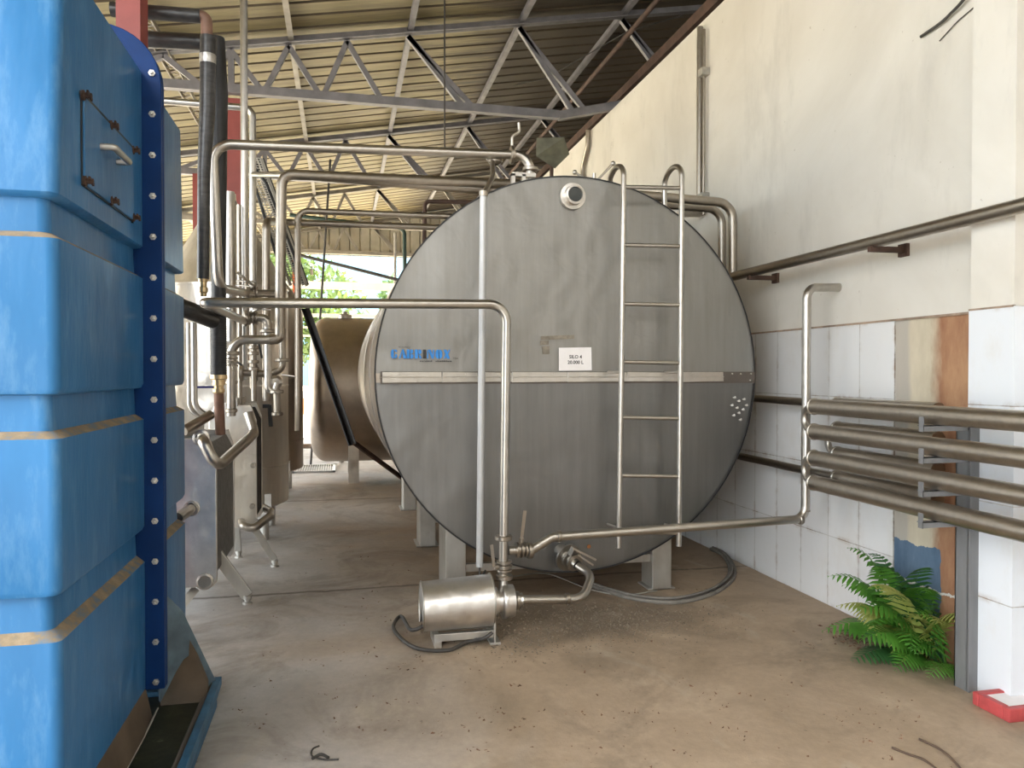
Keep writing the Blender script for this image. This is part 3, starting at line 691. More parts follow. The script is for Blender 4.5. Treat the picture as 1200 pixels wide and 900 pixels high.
a = MB(); a.box((xb-.008, PYY-.12, 0.012), (xb+.002, PYY+.12, .17)); a.box((xa+.06, PYY-.10, .035), (xb-.002, PYY-.07, .075)); a.box((xa+.06, PYY+.07, .035), (xb-.002, PYY+.10, .075))
a.box((xb-.03, PYY-.12, 0), (xb+.03, PYY+.12, .014)); a.box((xa+.06, PYY-.10, 0), (xa+.10, PYY+.10, .036)); a.build('base_frame', M['legsteel'], pp, bevel=.002)
ux = PY(590, 700, PYY).x
a = MB(); a.lathe((xb, PYY, pz), (1, 0, 0), [(0, .075), (.03, .08), (.035, .06), (.055, .062), (.06, .098), (.066, .10), (.080, .10), (.084, .092), (.125, .09), (.130, .06), (.131, .001)], 32); ph = a.build('pump_head', M['plate'], pp, fix=False)
a = MB(); a.lathe((xb+.128, PYY, pz), (1, 0, 0), [(0, .03), (.012, .03), (.014, .05), (.03, .05), (.033, .034), (.05, .04), (.053, .034)], 24); a.build('inlet_union', M['pipe'], ph, fix=False)
a = MB(); a.lathe((ux, PYY, pz+.06), (0, 0, 1), [(0, .03), (.06, .022), (.10, .026), (.135, .03), (.14, .03)], 20); a.build('outlet_neck', M['pipe'], ph, fix=False)
# inlet pipe from silo outlet valve to pump
ip = thing('suction_pipe', 'short curved stainless pipe from the silo valve down to the pump', 'pipe', (1.3, 4.3, .2))
vo = PY(672, 659, 4.56)
pts = [V((xb+.17, PYY, pz)), PY(672, 701, 4.25), PY(690, 690, 4.36), vo+V((.03, -.075, -.03))]
a = MB(); a.pipe([pts[0], PY(683, 702, 4.27), PY(694, 674, 4.40), vo+V((.015, -.05, -.012))], .026, [.0, .12, .12, 0], 16); a.build('pipe_run', M['pipe'], ip)
a = MB(); a.lathe(vo+V((-.045, .15, .045)), V((.3, -1, -.28)), [(0, .001), (0, .045), (.09, .045), (.092, .088), (.108, .088), (.11, .055), (.13, .055), (.132, .068), (.15, .068), (.152, .045), (.165, .045), (.167, .055), (.18, .055), (.184, .034), (.21, .030)], 24); vv = a.build('valve', M['pipe'], ip, fix=False)
a = MB(); a.bar(vo+V((-.02, 0, .05)), vo+V((.0, -.02, .10)), .04, .03); a.bar(vo+V((-.02, -.04, .10)), vo+V((.13, -.04, .02)), .03, .012); a.bar(vo+V((.01, -.05, .06)), vo+V((.11, -.05, -.01)), .024, .010); a.build('valve_handle', M['pipe'], vv)
a = MB(); cp = pts[0]; clamp(PY(665, 701.5, 4.25), (1, 0, 0), ip, .028, 'weld_ring')

# delivery pipe: pump up, bend left at head height, back along the left equipment
dp = thing('delivery_pipe', 'long stainless pipe rising from the pump and turning left across the silo face', 'pipe', (ux, PYY, .5))
topz = PY(560, 356, PYY).z
pA = V((ux, PYY, pz+.20)); pB = V((PY(594, 400, PYY).x, PYY, topz)); pC = PY(238, 354.5, PYY)
pD = PX(286, 380, pC.x+.0)
pD = PY(286, 376, 5.75)
a = MB(); a.pipe([pA, pB, pC, pD], [.1, .09, .035, .1], .0) if False else a.tube(fillet([pA, pB, pC, pD], [0, .10, .045, 0]), .0265, 16); a.build('pipe_run', M['pipe'], dp)
clamp((ux, PYY, PZ(591, 629, 0).z if False else PY(592, 630, PYY).z), (0, 0, 1), dp, .044)
valve(PY(591, 663, PYY), (0, 0, 1), dp, V((-.12, -.05, 1)), .13, .046, side=(-.9, -.3, 0))
clamp(PY(591, 676, PYY), (0, 0, 1), dp, .042)
# lower cross pipe from tee to right wall riser
lp = thing('return_pipe', 'stainless pipe from the pump tee along the silo bottom up to the wall hook', 'pipe', (2, PYY, .6))
q0 = PY(596, 645, PYY); q1 = PY(622, 645, PYY); q2 = PY(648, 629, PYY); q3 = PY(944, 608, PYY); q4 = PY(946, 345, PYY-.0); q4 = V((q3.x, PYY, 2.02)); q4.z = PY(946, 337, PYY).z; q5 = V((WX+.01, PYY+.06, q4.z+.015))
a = MB(); a.tube(fillet([q0, q1, q2, q3, q4, q5], [0, .07, .09, .08, .075, 0]), .0265, 16); a.build('pipe_run', M['pipe'], lp)
valve(PY(611, 644, PYY), (1, 0, 0), lp, V((.1, -.1, 1)), .16, .046); clamp(PY(621, 645, PYY), (1, 0, 0), lp, .04)
for px, py in ((655, 628.5), (938, 608.5)): clamp(PY(px, py, PYY), (1, 0, .0), lp, .029, 'weld_ring')
a = MB(); a.tube([V((q3.x, PYY, PY(946, 599, PYY).z)), V((q3.x, PYY, PY(946, 598, PYY).z+.004))], .029, 14); a.build('weld_ring', M['pipe_dull'], lp)

# conduit in front of the silo
cd = thing('cable_conduit', 'straight grey vertical conduit tube left of the bent pipe on the silo', 'conduit', PY(562, 665, 4.5))
a = MB(); a.tube([PY(562, 664, 4.5), PY(566.5, 230, 4.5)], .0215, 14); a.build('tube', M['pvc'], cd)
a = MB(); e = PY(562, 664, 4.5); a.tube(fillet([e+V((0, 0, .03)), e-V((0, 0, .08)), V((e.x+.02, 4.42, .34))], .05), .006, 8); a.build('cable', M['cable'], cd)
a = MB(); t_ = PY(566.5, 230, 4.5); a.tube([t_, t_+V((0, 0, .03))], .027, 12); a.build('collar', M['pipe_dull'], cd)
a = MB(); a.tube(fillet([t_+V((0, 0, .02)), PY(570, 222, 4.55), PY(578, 206, 4.8), PY(577, 188, 4.93)], .06), .016, 10); a.build('gooseneck', M['pipe_dull'], cd)
a = MB(); cpos = PY(580, 188, 4.95); a.slathe(cpos-V((0, 0, .03)), (0, 0, 1), [(0, .02), (.015, .045), (.03, .05), (.035, .001)], 16); a.build('cap', M['pipe_dull'], cd)

# top pipe over the left
tp = thing('top_inlet_pipe', 'highest long stainless pipe bending down into the silo top', 'pipe', (0, 4.95, 2.9))
b0 = PY(622, 212, 4.93); b0.z = CZ+cz(b0.x)-.02
b1 = PY(620, 182, 4.95); b2 = PY(249, 168.5, 4.93); b3 = PY(256, 337, 4.93); b4 = PY(288, 343.5, 5.75)
b1.x = b0.x
a = MB(); a.tube(fillet([b0, b1, b2, b3, b4], [0, .10, .11, .11, 0]), [.030]*1+[.030]*200 if False else .030, 16); a.build('pipe_run', M['pipe'], tp)
clamp(PY(600, 181.5, 4.95), (1, 0, 0), tp, .052); clamp(V((b0.x, 4.94, PY(622, 199, 4.95).z)), (0, 0, 1), tp, .046)
a = MB(); k_ = PY(600, 172, 4.95); a.tube(fillet([k_, k_+V((0, 0, .07)), k_+V((.05, 0, .10)), k_+V((.045, 0, .16))], .03), .010, 8); a.build('air_vent', M['pipe'], tp)

# pair of large cross pipes behind the silo face
cp1 = thing('cross_pipe', 'thick stainless cross pipe over the silo, turning down and along the white wall', 'pipe', (1, 5.3, 2.8), 'pair of cross pipes over the silo')
Yc = 5.3; zc = 2.83
c0 = PY(328, 384, Yc)
XW = 2.9
e1 = V((PY(330, 220, Yc).x, Yc, PY(330, 204, Yc).z)); e2 = V((XW-.02, Yc, PY(800, 235, Yc).z)); e3 = V((XW-.02, Yc, 2.225)); e4 = V((XW-.02, -1.5, 2.225))
a = MB(); a.tube(fillet([PY(316, 398, Yc), PY(328, 397, Yc), e1, V((1.2, Yc, zc)), e2, e3, e4], [0, .09, .08, .1, .13, .03, 0]), .034, 16); a.build('pipe_run', M['pipe_dull'], cp1)
clamp(V((1.5, Yc, zc+.0)), (1, 0, 0), cp1, .036, 'weld_ring')
for px in (1028, 884):
    y_ = PX(px, 280, XW).y; a = MB(); a.bar((XW-.05, y_, 2.185), (WX-.0, y_, 2.185), .03, .03); a.box((WX-.02, y_-.035, 2.15), (WX, y_+.035, 2.22)); a.build('wall_bracket', M['rust'], cp1)
# its lower left section: S bend to valve
sp_ = thing('exchanger_feed_pipe', 'short stainless pipe with an elbow feeding the front heat exchanger', 'pipe', (-.8, 5.3, 1.7))
s0 = PY(316, 398, Yc); s1 = PY(284, 398, Yc); s2 = PY(270, 408, Yc)
a = MB(); a.tube(fillet([s0, PY(271, 398, Yc), PY(271, 487, 5.35)], [0, .10, 0]), .030, 16); a.build('pipe_run', M['pipe'], sp_)
clamp(PY(271, 414, 5.3), (0, 0, 1), sp_, .045); valve(PY(271, 424, 5.3), (0, 0, 1), sp_, V((.2, -1, -.6)), .1, .045)
for py in (448, 481): clamp(PY(271, py, 5.34), (0, 0, 1), sp_, .033, 'weld_ring')
cp2 = thing('cross_pipe', 'thick stainless cross pipe over the silo, rear one dropping behind the silo edge', 'pipe', (1, 5.5, 2.8), 'pair of cross pipes over the silo')
g1 = PY(340, 212, 5.5); g2 = V((PY(846, 250, 5.5).x, 5.5, PY(800, 243, 5.5).z)); g3 = V((g2.x, 5.5, 2.0)); g1.z = 2.865
a = MB(); a.tube(fillet([PY(347, 300, 5.5) if False else g1, V((1.2, 5.5, 2.82)), g2, g3], [0, .1, .12, 0]), .032, 16); a.build('pipe_run', M['pipe_dull'], cp2)
# rear pair further back
for i, (Y, py, r, lb) in enumerate(((7.0, 247, .03, 'slim stainless pipe crossing behind the silo, upper one with the vertical drop'), (7.2, 261, .032, 'slim stainless pipe crossing behind the silo, lower one with an elbow'))):
    t = thing('rear_cross_pipe', lb, 'pipe', (0, Y, 2.9), 'rear cross pipes behind the silo')
    z = PY(350, py, Y).z
    a = MB()
    if i == 0: a.tube(fillet([PY(349, 505, Y-.2), V((PY(349, 247, Y).x, Y, z)), V((2.6, Y, z+.02))], [0, .09, 0]), [.026]*1 if False else .027, 14)
    else: a.tube(fillet([PY(312, 470, 6.3), PY(312, 259, 6.3), V((PY(330, 256, 6.9).x, 7.2, z)), V((2.6, Y, z+.02))], [0, .09, .09, 0]), .03, 14)
    a.build('pipe_run', M['pipe_dull'], t)

# ------------------------------------------------------------------ left pipe forest
def run(name, label, pts, r, mat, bend=.08, cat='pipe', group=None, n=14):
    a = MB(); a.tube(fillet(pts, bend), r, n); return tag(a.build(name, mat), label, cat, group)
ins = thing('insulated_pipe', 'black insulated pipe with rusty elbow at the top, front one with foil tape', 'pipe', PY(244, 300, 4.75))
a = MB(); a.tube(fillet([PY(130, 11, 4.75), PY(235, 19, 4.75)], .05), .040, 16); a.build('insulation', M['blacktape'], ins)
a = MB(); a.tube(fillet([PY(228, 18, 4.75), PY(242, 20, 4.75), PY(242.5, 48, 4.75)], .05), .033, 16); a.build('bare_elbow', M['copper'], ins)
a = MB(); a.tube([PY(244, 43, 4.75), PY(243, 130, 4.75), PY(239, 200, 4.75), PY(238, 327, 4.75)], [.045, .044, .036, .034], 16); a.build('insulation', M['blacktape'], ins)
a = MB(); a.lathe(PY(243.5, 75, 4.75), (0, 0, 1), [(0, .046), (.05, .047), (.052, .046)], 16); a.build('foil_tape', M['foil'], ins)
a = MB(); p_ = PY(238, 343, 4.75); a.lathe(p_, (0, 0, 1), [(-.02, .02), (0, .022), (.004, .028), (.03, .028), (.034, .022), (.06, .022), (.064, .027), (.085, .027)], 12); a.build('brass_fitting', M['brass'], ins)
ins2 = thing('insulated_pipe', 'thick black insulated pipe ending in ribbed hose and brass fitting over the exchanger', 'pipe', PY(256, 440, 5.0))
a = MB(); a.tube(fillet([PY(130, 44, 4.95), PY(246, 50, 4.95)], .06), .048, 16); a.build('insulation', M['blacktape'], ins2)
a = MB(); a.tube([PY(253, 45, 5.0), PY(256, 110, 5.0), PY(257, 200, 5.0), PY(256, 330, 5.0), PY(256, 378, 5.0)], [.052, .056, .045, .043, .045], 16); a.build('insulation', M['black'], ins2)
zA = PY(256, 444, 5.0).z; zB = PY(256, 375, 5.0).z; pr2 = []
k = 0; z = 0
while z < zB-zA: pr2 += [(z, .046), (z+.006, .050), (z+.012, .046)]; z += .015
a = MB(); a.slathe(V((PY(256, 410, 5.0).x, 5.0, zA)), (0, 0, 1), pr2, 16); a.build('ribbed_hose', M['black'], ins2)
a = MB(); a.lathe(V((PY(256, 410, 5.0).x, 5.0, zA-.09)), (0, 0, 1), [(0, .03), (.01, .036), (.03, .036), (.032, .030), (.05, .03), (.052, .038), (.085, .038), (.09, .052), (.115, .052)], 14); a.build('brass_fitting', M['brass'], ins2)
a = MB(); a.tube([V((PY(256, 410, 5.0).x, 5.06, 1.12)), V((PY(256, 410, 5.0).x, 5.0, zA-.08))], .030, 14); a.build('rusty_stub', M['copper'], ins2)
a = MB(); h_ = V((PY(256, 410, 5.0).x, 5.0, zA-.05)); a.bar(h_, h_+V((-.12, -.02, 0)), .012, .014); a.build('valve_handle', M['bluevalve'], ins2)
run('black_hose', 'fat black insulated pipe stub running left from the ribbed hose', [PY(190, 352, 4.6), PY(222, 364, 4.7), PY(250, 375, 4.86)], .052, M['blacktape'], .08)
run('tall_riser', 'tall thin bright riser pipe reaching up out of view', [PY(285.5, -30, 6.25), PY(287, 340, 6.25), PY(288, 445, 6.25)], .028, M['pipe'])
run('bent_riser', 'stainless riser turning left below the roof truss', [PY(190, 118, 6.4), PY(296, 127, 6.4), PY(297, 455, 6.4)], .027, M['pipe'], .07)
run('capped_riser', 'stainless riser with slanted open top beside the black pipe', [PY(269, 225, 5.6), PY(271, 400, 5.6)], .034, M['pipe'])
run('rear_riser', 'slim stainless riser behind the bright tall riser', [PY(280, 240, 6.2), V((PY(281, 440, 6.2).x, 6.2, 1.2))], .018, M['pipe_dull'])
run('link_pipe', 'small horizontal pipe linking two risers near the trusses', [PY(297, 204.5, 6.38), PY(338, 205, 5.5)], .02, M['pipe'])
run('looped_pipe', 'pair of slim U shaped pipes hanging beside the front exchanger, front one', [PY(227, 378, 5.4), PY(228, 478, 5.4), PY(247, 490, 5.4)], .020, M['pipe'], .10, group='slim U pipes')
run('looped_pipe', 'slim U shaped pipe left of its twin beside the front exchanger', [PY(221, 378, 5.5), PY(222, 482, 5.5), PY(243, 492, 5.5)], .016, M['pipe'], .10, group='slim U pipes')
# manifold valves on the pipes
mf = thing('valve_manifold', 'cluster of clamped stainless valves and elbows above the rear exchanger', 'valves', PY(300, 460, 5.9))
j1 = b4; j2 = pD
a = MB(); a.tube(fillet([j1, PY(296, 344, 5.8), PY(322, 344, 5.95)], .03), .029, 14); a.build('upper_branch', M['pipe'], mf)
clamp(PY(290, 343, 5.8), (1, .2, 0), mf, .05); valve(PY(297, 343.5, 5.82), (1, .1, 0), mf, V((-.6, -.6, .5)), .16, .05)
a = MB(); a.tube(fillet([j2, PY(294, 372, 5.8), PY(314, 373, 5.8), PY(314, 388, 5.8)], [0, .03, .09, 0]), .029, 14); a.build('lower_branch', M['pipe'], mf)
clamp(PY(288, 373, 5.78), (1, .2, 0), mf, .05); valve(PY(297, 373, 5.8), (1, .0, 0), mf, V((.9, -.4, .35)), .16, .05); clamp(PY(314, 388, 5.8), (0, 0, 1), mf, .048)
a = MB(); a.tube(fillet([PY(314, 388, 5.8), PY(314, 456, 5.8), PY(322, 459, 5.8), PY(325, 449, 5.8)], [0, .03, .03, 0]), .027, 14); a.build('drop_pipe', M['pipe'], mf)
a = MB(); a.lathe(PY(323, 448, 5.8), (.3, -1, 0), [(-.03, .001), (-.03, .045), (.0, .05), (.01, .03), (.012, .001)], 20); a.build('bowl', M['pipe'], mf, fix=False)
a = MB(); a.tube([PY(324, 456, 5.8), PY(325, 484, 5.8)], .026, 12); a.build('drain_stub', M['pipe_dull'], mf)
clamp(PY(324, 459, 5.8), (0, 0, 1), mf, .044); clamp(PY(325, 485, 5.8), (0, 0, 1), mf, .034)
a = MB(); a.tube(fillet([PY(331, 385, 6.0), PY(331, 432, 6.0), PY(318, 438, 6.0), PY(284, 437, 6.0)], [0, .07, .03, 0]), .026, 14); a.build('rear_loop', M['pipe_dull'], mf)
clamp(PY(331, 422, 6.0), (0, 0, 1), mf, .048)
for px in (283, 300): clamp(PY(px, 437, 6.0), (1, 0, 0), mf, .055)
a = MB(); a.tube([PY(297, 378, 5.95), PY(297.5, 470, 5.95)], .020, 12); a.build('centre_stem', M['pipe_dull'], mf)
for py in (407, 414, 424, 432): clamp(PY(297, py, 5.95), (0, 0, 1), mf, .034)
for (p0, p1) in (((303, 400), (307, 420)), ((275, 423), (284, 428))):
    a = MB(); a.bar(PY(*p0, 5.85), PY(*p1, 5.85), .02, .014); a.build('black_handle', M['black'], mf)
for (p0, p1) in (((298, 362), (318, 363)), ((330, 439), (346, 441)), ((270, 329), (300, 330)), ((275, 334), (297, 336))):
    a = MB(); a.tube([PY(*p0, 5.8), PY(*p1, 5.75)], .006, 6); a.build('thin_handle', M['pipe'], mf)

# ------------------------------------------------------------------ plate heat exchangers
def exchanger(label, y0, y1, xr, w, z0, z1, feet, frontmat, sidemat):
    t = thing('plate_heat_exchanger', label, 'heat exchanger', (xr-w/2, (y0+y1)/2, 0), 'plate heat exchangers')
    a = MB(); xl = xr-w; c = .06
    poly = [(xl, y0, z0+c), (xl+c, y0, z0), (xr-.02, y0, z0), (xr, y0, z0+.03), (xr, y0, z1-.12), (xr-.04, y0, z1), (xl+.04, y0, z1), (xl, y0, z1-.12)]
    a.prism(poly, (0, .035, 0)); a.build('end_plate', frontmat, t, bevel=.005)
    a = MB(); a.prism([(p[0], y1-.035, p[2]) for p in poly], (0, .035, 0)); a.build('end_plate', frontmat, t, bevel=.004)
    a = MB(); y = y0+.04; k = 0
    while y < y1-.045:
        g = .012 if k % 2 else .004
        pl = [(xl+g, y, z0+c+.02), (xl+c, y, z0+.03+g), (xr-.04, y, z0+.03+g), (xr-g, y, z0+.08), (xr-g, y, z1-.13), (xr-.05, y, z1-.03-g), (xl+.05, y, z1-.03-g), (xl+g, y, z1-.13)]
        a.prism(pl, (0, .011, 0)); y += .0135; k += 1
    a.build('plate_stack', sidemat, t)
    a = MB(); a.bar((xr-w/2, y0-.05, z1+.02), (xr-w/2, y1+.05, z1+.02), .08, .06); a.build('carrying_bar', M['legsteel'], t)
    for f0, f1, wd in feet:
        a = MB(); a.bar(f0, V(f1)+V((0, 0, .055)), wd, .03, (0, 1, 0)); a.build('leg', M['legsteel'], t, bevel=.004)
        a = MB(); a.lathe(V(f1), (0, 0, 1), [(0, .001), (0, .03), (.015, .03), (.018, .018), (.03, .018), (.032, .026), (.055, .026), (.06, .001)], 14); a.build('foot', M['legsteel'], t, fix=False)
    return t
hx1 = exchanger('front plate heat exchanger with dented steel end plate beside the blue tower', 4.98, 5.80, -.75, .50, .19, 1.10,
    [((-.79, 5.22, .34), (-.60, 5.22, 0), .075), ((-1.22, 5.22, .34), (-1.38, 5.22, 0), .075)], M['plate'], simple('grey_plates', (.22, .21, .20), .4, .7, .2, 20))
pf = PY(240, 682, 4.97); a = MB(); a.lathe(V((pf.x, 4.98, pf.z)), (0, -1, 0), [(0, .052), (.012, .050), (.016, .038), (.014, .037), (.012, .001)], 28); a.build('port_cap', M['pipe'], hx1, fix=False)
pf = PY(224, 596, 4.97); a = MB(); a.lathe(V((pf.x, 4.98, pf.z)), (0, -1, 0), [(0, .048), (.02, .046), (.022, .036), (.03, .036)], 24); a.tube([V((pf.x, 4.96, pf.z)), V((pf.x-.05, 4.85, pf.z-.03))], .034, 16); a.build('port_stub', M['pipe'], hx1, fix=False)
a = MB(); a.tube([V((pf.x-.045, 4.862, pf.z-.027)), V((pf.x-.075, 4.80, pf.z-.045))], .030, 14); a.build('rubber_plug', M['black'], hx1)
a = MB(); a.tube(fillet([PY(237, 514, 4.985), PY(238, 517, 4.88), PY(254, 548, 4.86), PY(298, 508, 5.55), PY(291, 484, 5.6)], [0, .05, .07, .05, 0]), .034, 18); a.build('crossover_pipe', M['pipe'], hx1)
a = MB(); pf = PY(236, 513, 4.98); a.lathe(V((pf.x, 4.98, pf.z)), (0, -1, 0), [(0, .05), (.015, .05), (.02, .035)], 24); a.build('port_ring', M['pipe'], hx1, fix=False)
a = MB(); a.tube([PY(215, 505, 4.9), PY(247, 486, 5.1)], .03, 14); a.tube([PY(210, 700, 4.95), PY(228, 686, 5.02)], .03, 12) if False else None; a.build('top_stub', M['pipe_dull'], hx1)
a = MB(); a.bar(PY(229, 690, 5.1), V((-1.02, 4.95, 0.0)), .05, .035, (0, 1, 0)); a.build('strut', M['legsteel'], hx1)
hx2 = exchanger('rear plate heat exchanger, pale plate with dark edge, on thin splayed legs', 6.1, 6.55, -.63, .34, .33, 1.26,
    [((-.72, 6.15, .42), (PZ(322, 664).x, PZ(322, 664).y, 0), .05), ((-.84, 6.50, .40), (-.82, 6.55, 0), .05)], M['tankpale'], simple('dark_plates', (.035, .03, .028), .5, .3, .2, 20))
a = MB(); a.tube(fillet([PY(283, 612, 6.09), PY(284, 616, 5.95), PY(297, 620, 5.92), PY(316, 605, 6.1), PY(318, 600, 6.5), PY(306, 593, 6.62)], .05), .030, 16); a.build('crossover_pipe', M['pipe'], hx2)
for px, py in ((297, 545), (296, 593), (297, 496)):
    p = PY(px, py, 6.1); a = MB(); a.lathe(V((p.x, 6.1, p.z)), (0, -1, 0), [(0, .02), (.03, .02), (.032, .001)], 12); a.build('tie_bolt', M['pipe'], hx2, fix=False)
a = MB(); p = PY(308, 476, 6.3); a.bar(p, p+V((.05, 0, 0)), .03, .03); a.bar(p+V((.05, 0, .01)), p+V((.06, 0, -.16)), .03, .02); a.build('black_lever', M['black'], hx2)

# ------------------------------------------------------------------ upright tanks at left
def upright(label, cx, cy, r, z0, zc_, za, mat, legs, nm='upright_tank', ln=4):
    t = thing(nm, label, 'tank', (cx, cy, 0), 'upright tanks on the left')
    a = MB(); a.slathe((cx, cy, 0), (0, 0, 1), [(z0-.12, .001), (z0-.10, r*.5), (z0, r-.01), (z0+.01, r), (zc_, r)], 56); a.build('shell', mat, t)
    a = MB(); a.lathe((cx, cy, 0), (0, 0, 1), [(zc_-.01, r+.008), (zc_+.01, r+.008), (za, .10), (za+.06, .10), (za+.06, .001)], 56); a.build('cone_roof', mat, t, fix=False)
    for z in (z0+.35, (z0+zc_)/2+.1):
        a = MB(); a.lathe((cx, cy, z), (0, 0, 1), [(-.008, r), (-.006, r+.004), (.006, r+.004), (.008, r)], 56); a.build('weld_band', mat, t, fix=False)
    for ang in legs:
        lx = cx+(r-.06)*math.cos(ang); ly = cy+(r-.06)*math.sin(ang)
        a = MB(); a.tube([(lx, ly, 0), (lx, ly, z0+.15)], .045, 14); a.box((lx-.07, ly-.07, z0-.10), (lx+.07, ly+.07, z0+.12)); a.build('leg', M['legsteel'], t)
    return t
upright('pale steel upright tank with cone roof behind the heat exchangers', -1.05, 7.55, .56, .30, 2.27, 3.1, M['tankpale'], [-.75, -2.4, 2.4, .75])
upright('darker upright tank with streaky reflections, farther back beside the aisle', -1.07, 10.0, .60, .32, 2.35, 3.0, M['shell'], [-.75, -2.4, 2.4, .75])  # browner steel here stands in for this tank being less lit
upright('large pale upright tank half hidden behind the blue tower', -2.35, 6.6, .62, .35, 2.30, 2.9, M['tankpale'], [-.75, -2.4, 2.4, .75])

# ------------------------------------------------------------------ far horizontal tank
ft = thing('far_tank', 'brownish horizontal tank with rounded end across the aisle behind the silo', 'tank', (1.2, 11.35, 0))
rr = 1.03; prf = []
for k in range(9): t = PI/2*k/8; prf.append((.20*(1-math.cos(t))if False else .22*(1-math.cos(t)) , (rr-.28)+.28*math.sin(t)))
prf = [(-.03, .001), (-.02, .4), (0, rr-.28)]+[(.22*(1-math.cos(PI/2*k/8)), rr-.28+.28*math.sin(PI/2*k/8)) for k in range(1, 9)]+[(3.3, rr), (3.4, rr-.1), (3.4, .001)]
a = MB(); a.slathe((-.42, 11.35, 1.26), (1, 0, 0), prf, 64); a.build('shell', M['shell'], ft)
for x in (.15, 2.3):
    for y in (10.7, 11.8):
        a = MB(); a.box((x-.06, y-.06, 0), (x+.08, y+.06, .55)); a.build('leg', M['tankpale'], ft)
a = MB(); a.lathe((.05, 11.2, 2.27), (0, 0, 1), [(0, .1), (.05, .1), (.07, .04), (.1, .04), (.1, .001)], 16); a.build('top_fitting', M['pipe_dull'], ft)

# dark strut, perforated tray, guy rods
a = MB(); a.angle(PD(357, 362, 9.5), PD(412, 522, 9.3), .07, .012); tag(a.build('steel_strut', M['black']), 'long dark slanting steel strut in the aisle left of the silo', 'strut')
a = MB(); p = PZ(476, 570); a.angle(PD(412, 520, 9.3), V((p.x, p.y, .04)), .06, .012); tag(a.build('fallen_angle_iron', M['rust']), 'dark angle iron sloping from the leg foot down to the floor', 'angle iron')
r0 = PD(384, 235, 12.6); r1 = PD(367, 500, 12.6); dd_ = (r1-r0); a = MB(); a.tube([r0+dd_*((5.0-r0.z)/dd_.z), r0, r1, r1+dd_*((.0-r1.z)/dd_.z)], .018, 8); tag(a.build('thin_rod', M['cable']), 'thin dark leaning rod crossing the bright opening', 'rod')
tr = thing('cable_tray', 'perforated metal cable tray descending steeply between the risers', 'cable tray', PD(330, 300, 7.8))
T0, T1 = PD(296, 185, 7.6), PD(350, 335, 7.9); dr_ = (T1-T0); nn = 26
a = MB()
nn = 52
for sx in (-.08, -.04, 0, .04, .08): a.bar(T0+V((sx, 0, 0)), T1+V((sx, 0, 0)), .014, .03 if abs(sx) > .05 else .006)
for k in range(nn):
    p = T0+dr_*(k/nn); a.bar(p+V((-.08, 0, 0)), p+V((.08, 0, 0)), .018, .006)
a.build('tray', M['perf'], tr)
for k in range(3):
    a = MB(); o_ = V((-.04+.04*k, -.02, .02)); mid = (T0+T1)/2+o_+V((random.uniform(-.02, .02), -.02, 0)); o_ = o_+V((.05, .09, 0)); mid = mid+V((.05, .09, 0)); a.tube([T0+o_, mid, T1+o_], .012, 8); a.build('cable', M['black'], tr)
run('black_cable', 'loose black cable looping down beside the cable tray', [PD(293, 190, 7.3), PD(312, 215, 7.3), PD(345, 300, 7.6), PD(352, 352, 7.6)], .016, M['black'], .2, 'cable')
run('black_cable', 'black cable running straight from the small link pipe to the tray foot', [PD(297, 212, 7.2), PD(330, 320, 7.4)], .014, M['black'], .2, 'cable')
a = MB(); p = PD(343, 356, 12.4); a.box((p.x, p.y, 0), (p.x+.10, p.y+.05, p.z+.85)); tag(a.build('red_signpost', M['orange']), 'narrow red orange panel seen behind the thin vertical pipe', 'panel')
g = PZ(376, 550)
gr = MB(); gx0, gx1, gy0, gy1 = g.x-.4, g.x+.22, g.y-.42, g.y+.42
gr.box((gx0, gy0, 0), (gx1, gy0+.03, .03)); gr.box((gx0, gy1-.03, 0), (gx1, gy1, .03)); gr.box((gx0, gy0, 0), (gx0+.03, gy1, .03)); gr.box((gx1-.03, gy0, 0), (gx1, gy1, .03))
x = gx0+.05
while x < gx1-.04: gr.box((x, gy0, .005), (x+.012, gy1, .028)); x += .035
tag(gr.build('floor_grating', M['legsteel']), 'metal drain grating lying on the floor far down the aisle', 'grating')
pg = PZ(362, 522); run('floor_pipe', 'low pipe with valve near the floor grating', [V((-1.2, 13.2, .28)), V((-.05, 13.2, .28)), V((.0, 13.2, .0))], .04, M['pipe_dull'], .05)

# small black pipe frame and fittings high behind the silo
run('dark_pipe', 'thin dark green pipe dropping at the right of the bright opening', [PD(340, 252, 14), PD(474, 268, 14), V((PD(476, 340, 14).x, PD(476, 340, 14).y, 0))], .035, simple('dark_green_pipe', (.02, .05, .035), .5), .12)
run('dark_bent_pipe', 'thin brown pipe with square bend above the silo shoulder', [PD(600, 238, 8.2), PD(498, 236, 8.2), PD(497, 300, 8.2)], .022, M['rust'], .05)
run('far_downpipe', 'slim grey vertical pipe at the far opening near the silo edge', [PD(463, 273, 17), PD(463, 520, 17)], .03, M['perf'], .05)
run('far_cable', 'dark cable sagging across the bright opening', [PD(330, 294, 16), PD(400, 311, 16), PD(490, 334, 16)], .035, M['cable'], 3)

# flood lamp behind silo top
fl_ = PD(648, 182, 7.6)
lm = thing('flood_lamp', 'olive coloured angular flood lamp casing above the silo top', 'lamp', fl_-V((0, 0, .2)))
a = MB(); c = fl_
vs = [c+V(p) for p in ((-.17, 0, .16), (.10, -.05, .17), (.17, 0, .02), (.02, 0, -.13), (-.17, 0, -.02), (-.06, .18, .12), (.12, .18, .08), (.04, .18, -.04))]
a.add(vs, [(0, 1, 2, 3, 4), (0, 5, 6, 1), (1, 6, 2), (2, 6, 7, 3), (3, 7, 5, 4), (4, 5, 0), (5, 7, 6)]); a.build('casing', M['olive'], lm)
a = MB(); a.tube([c+V((.0, .05, -.08)), V((c.x-.02, c.y, CZ+cz(c.x)-.01))], .02, 8); a.build('stand', M['rust'], lm)

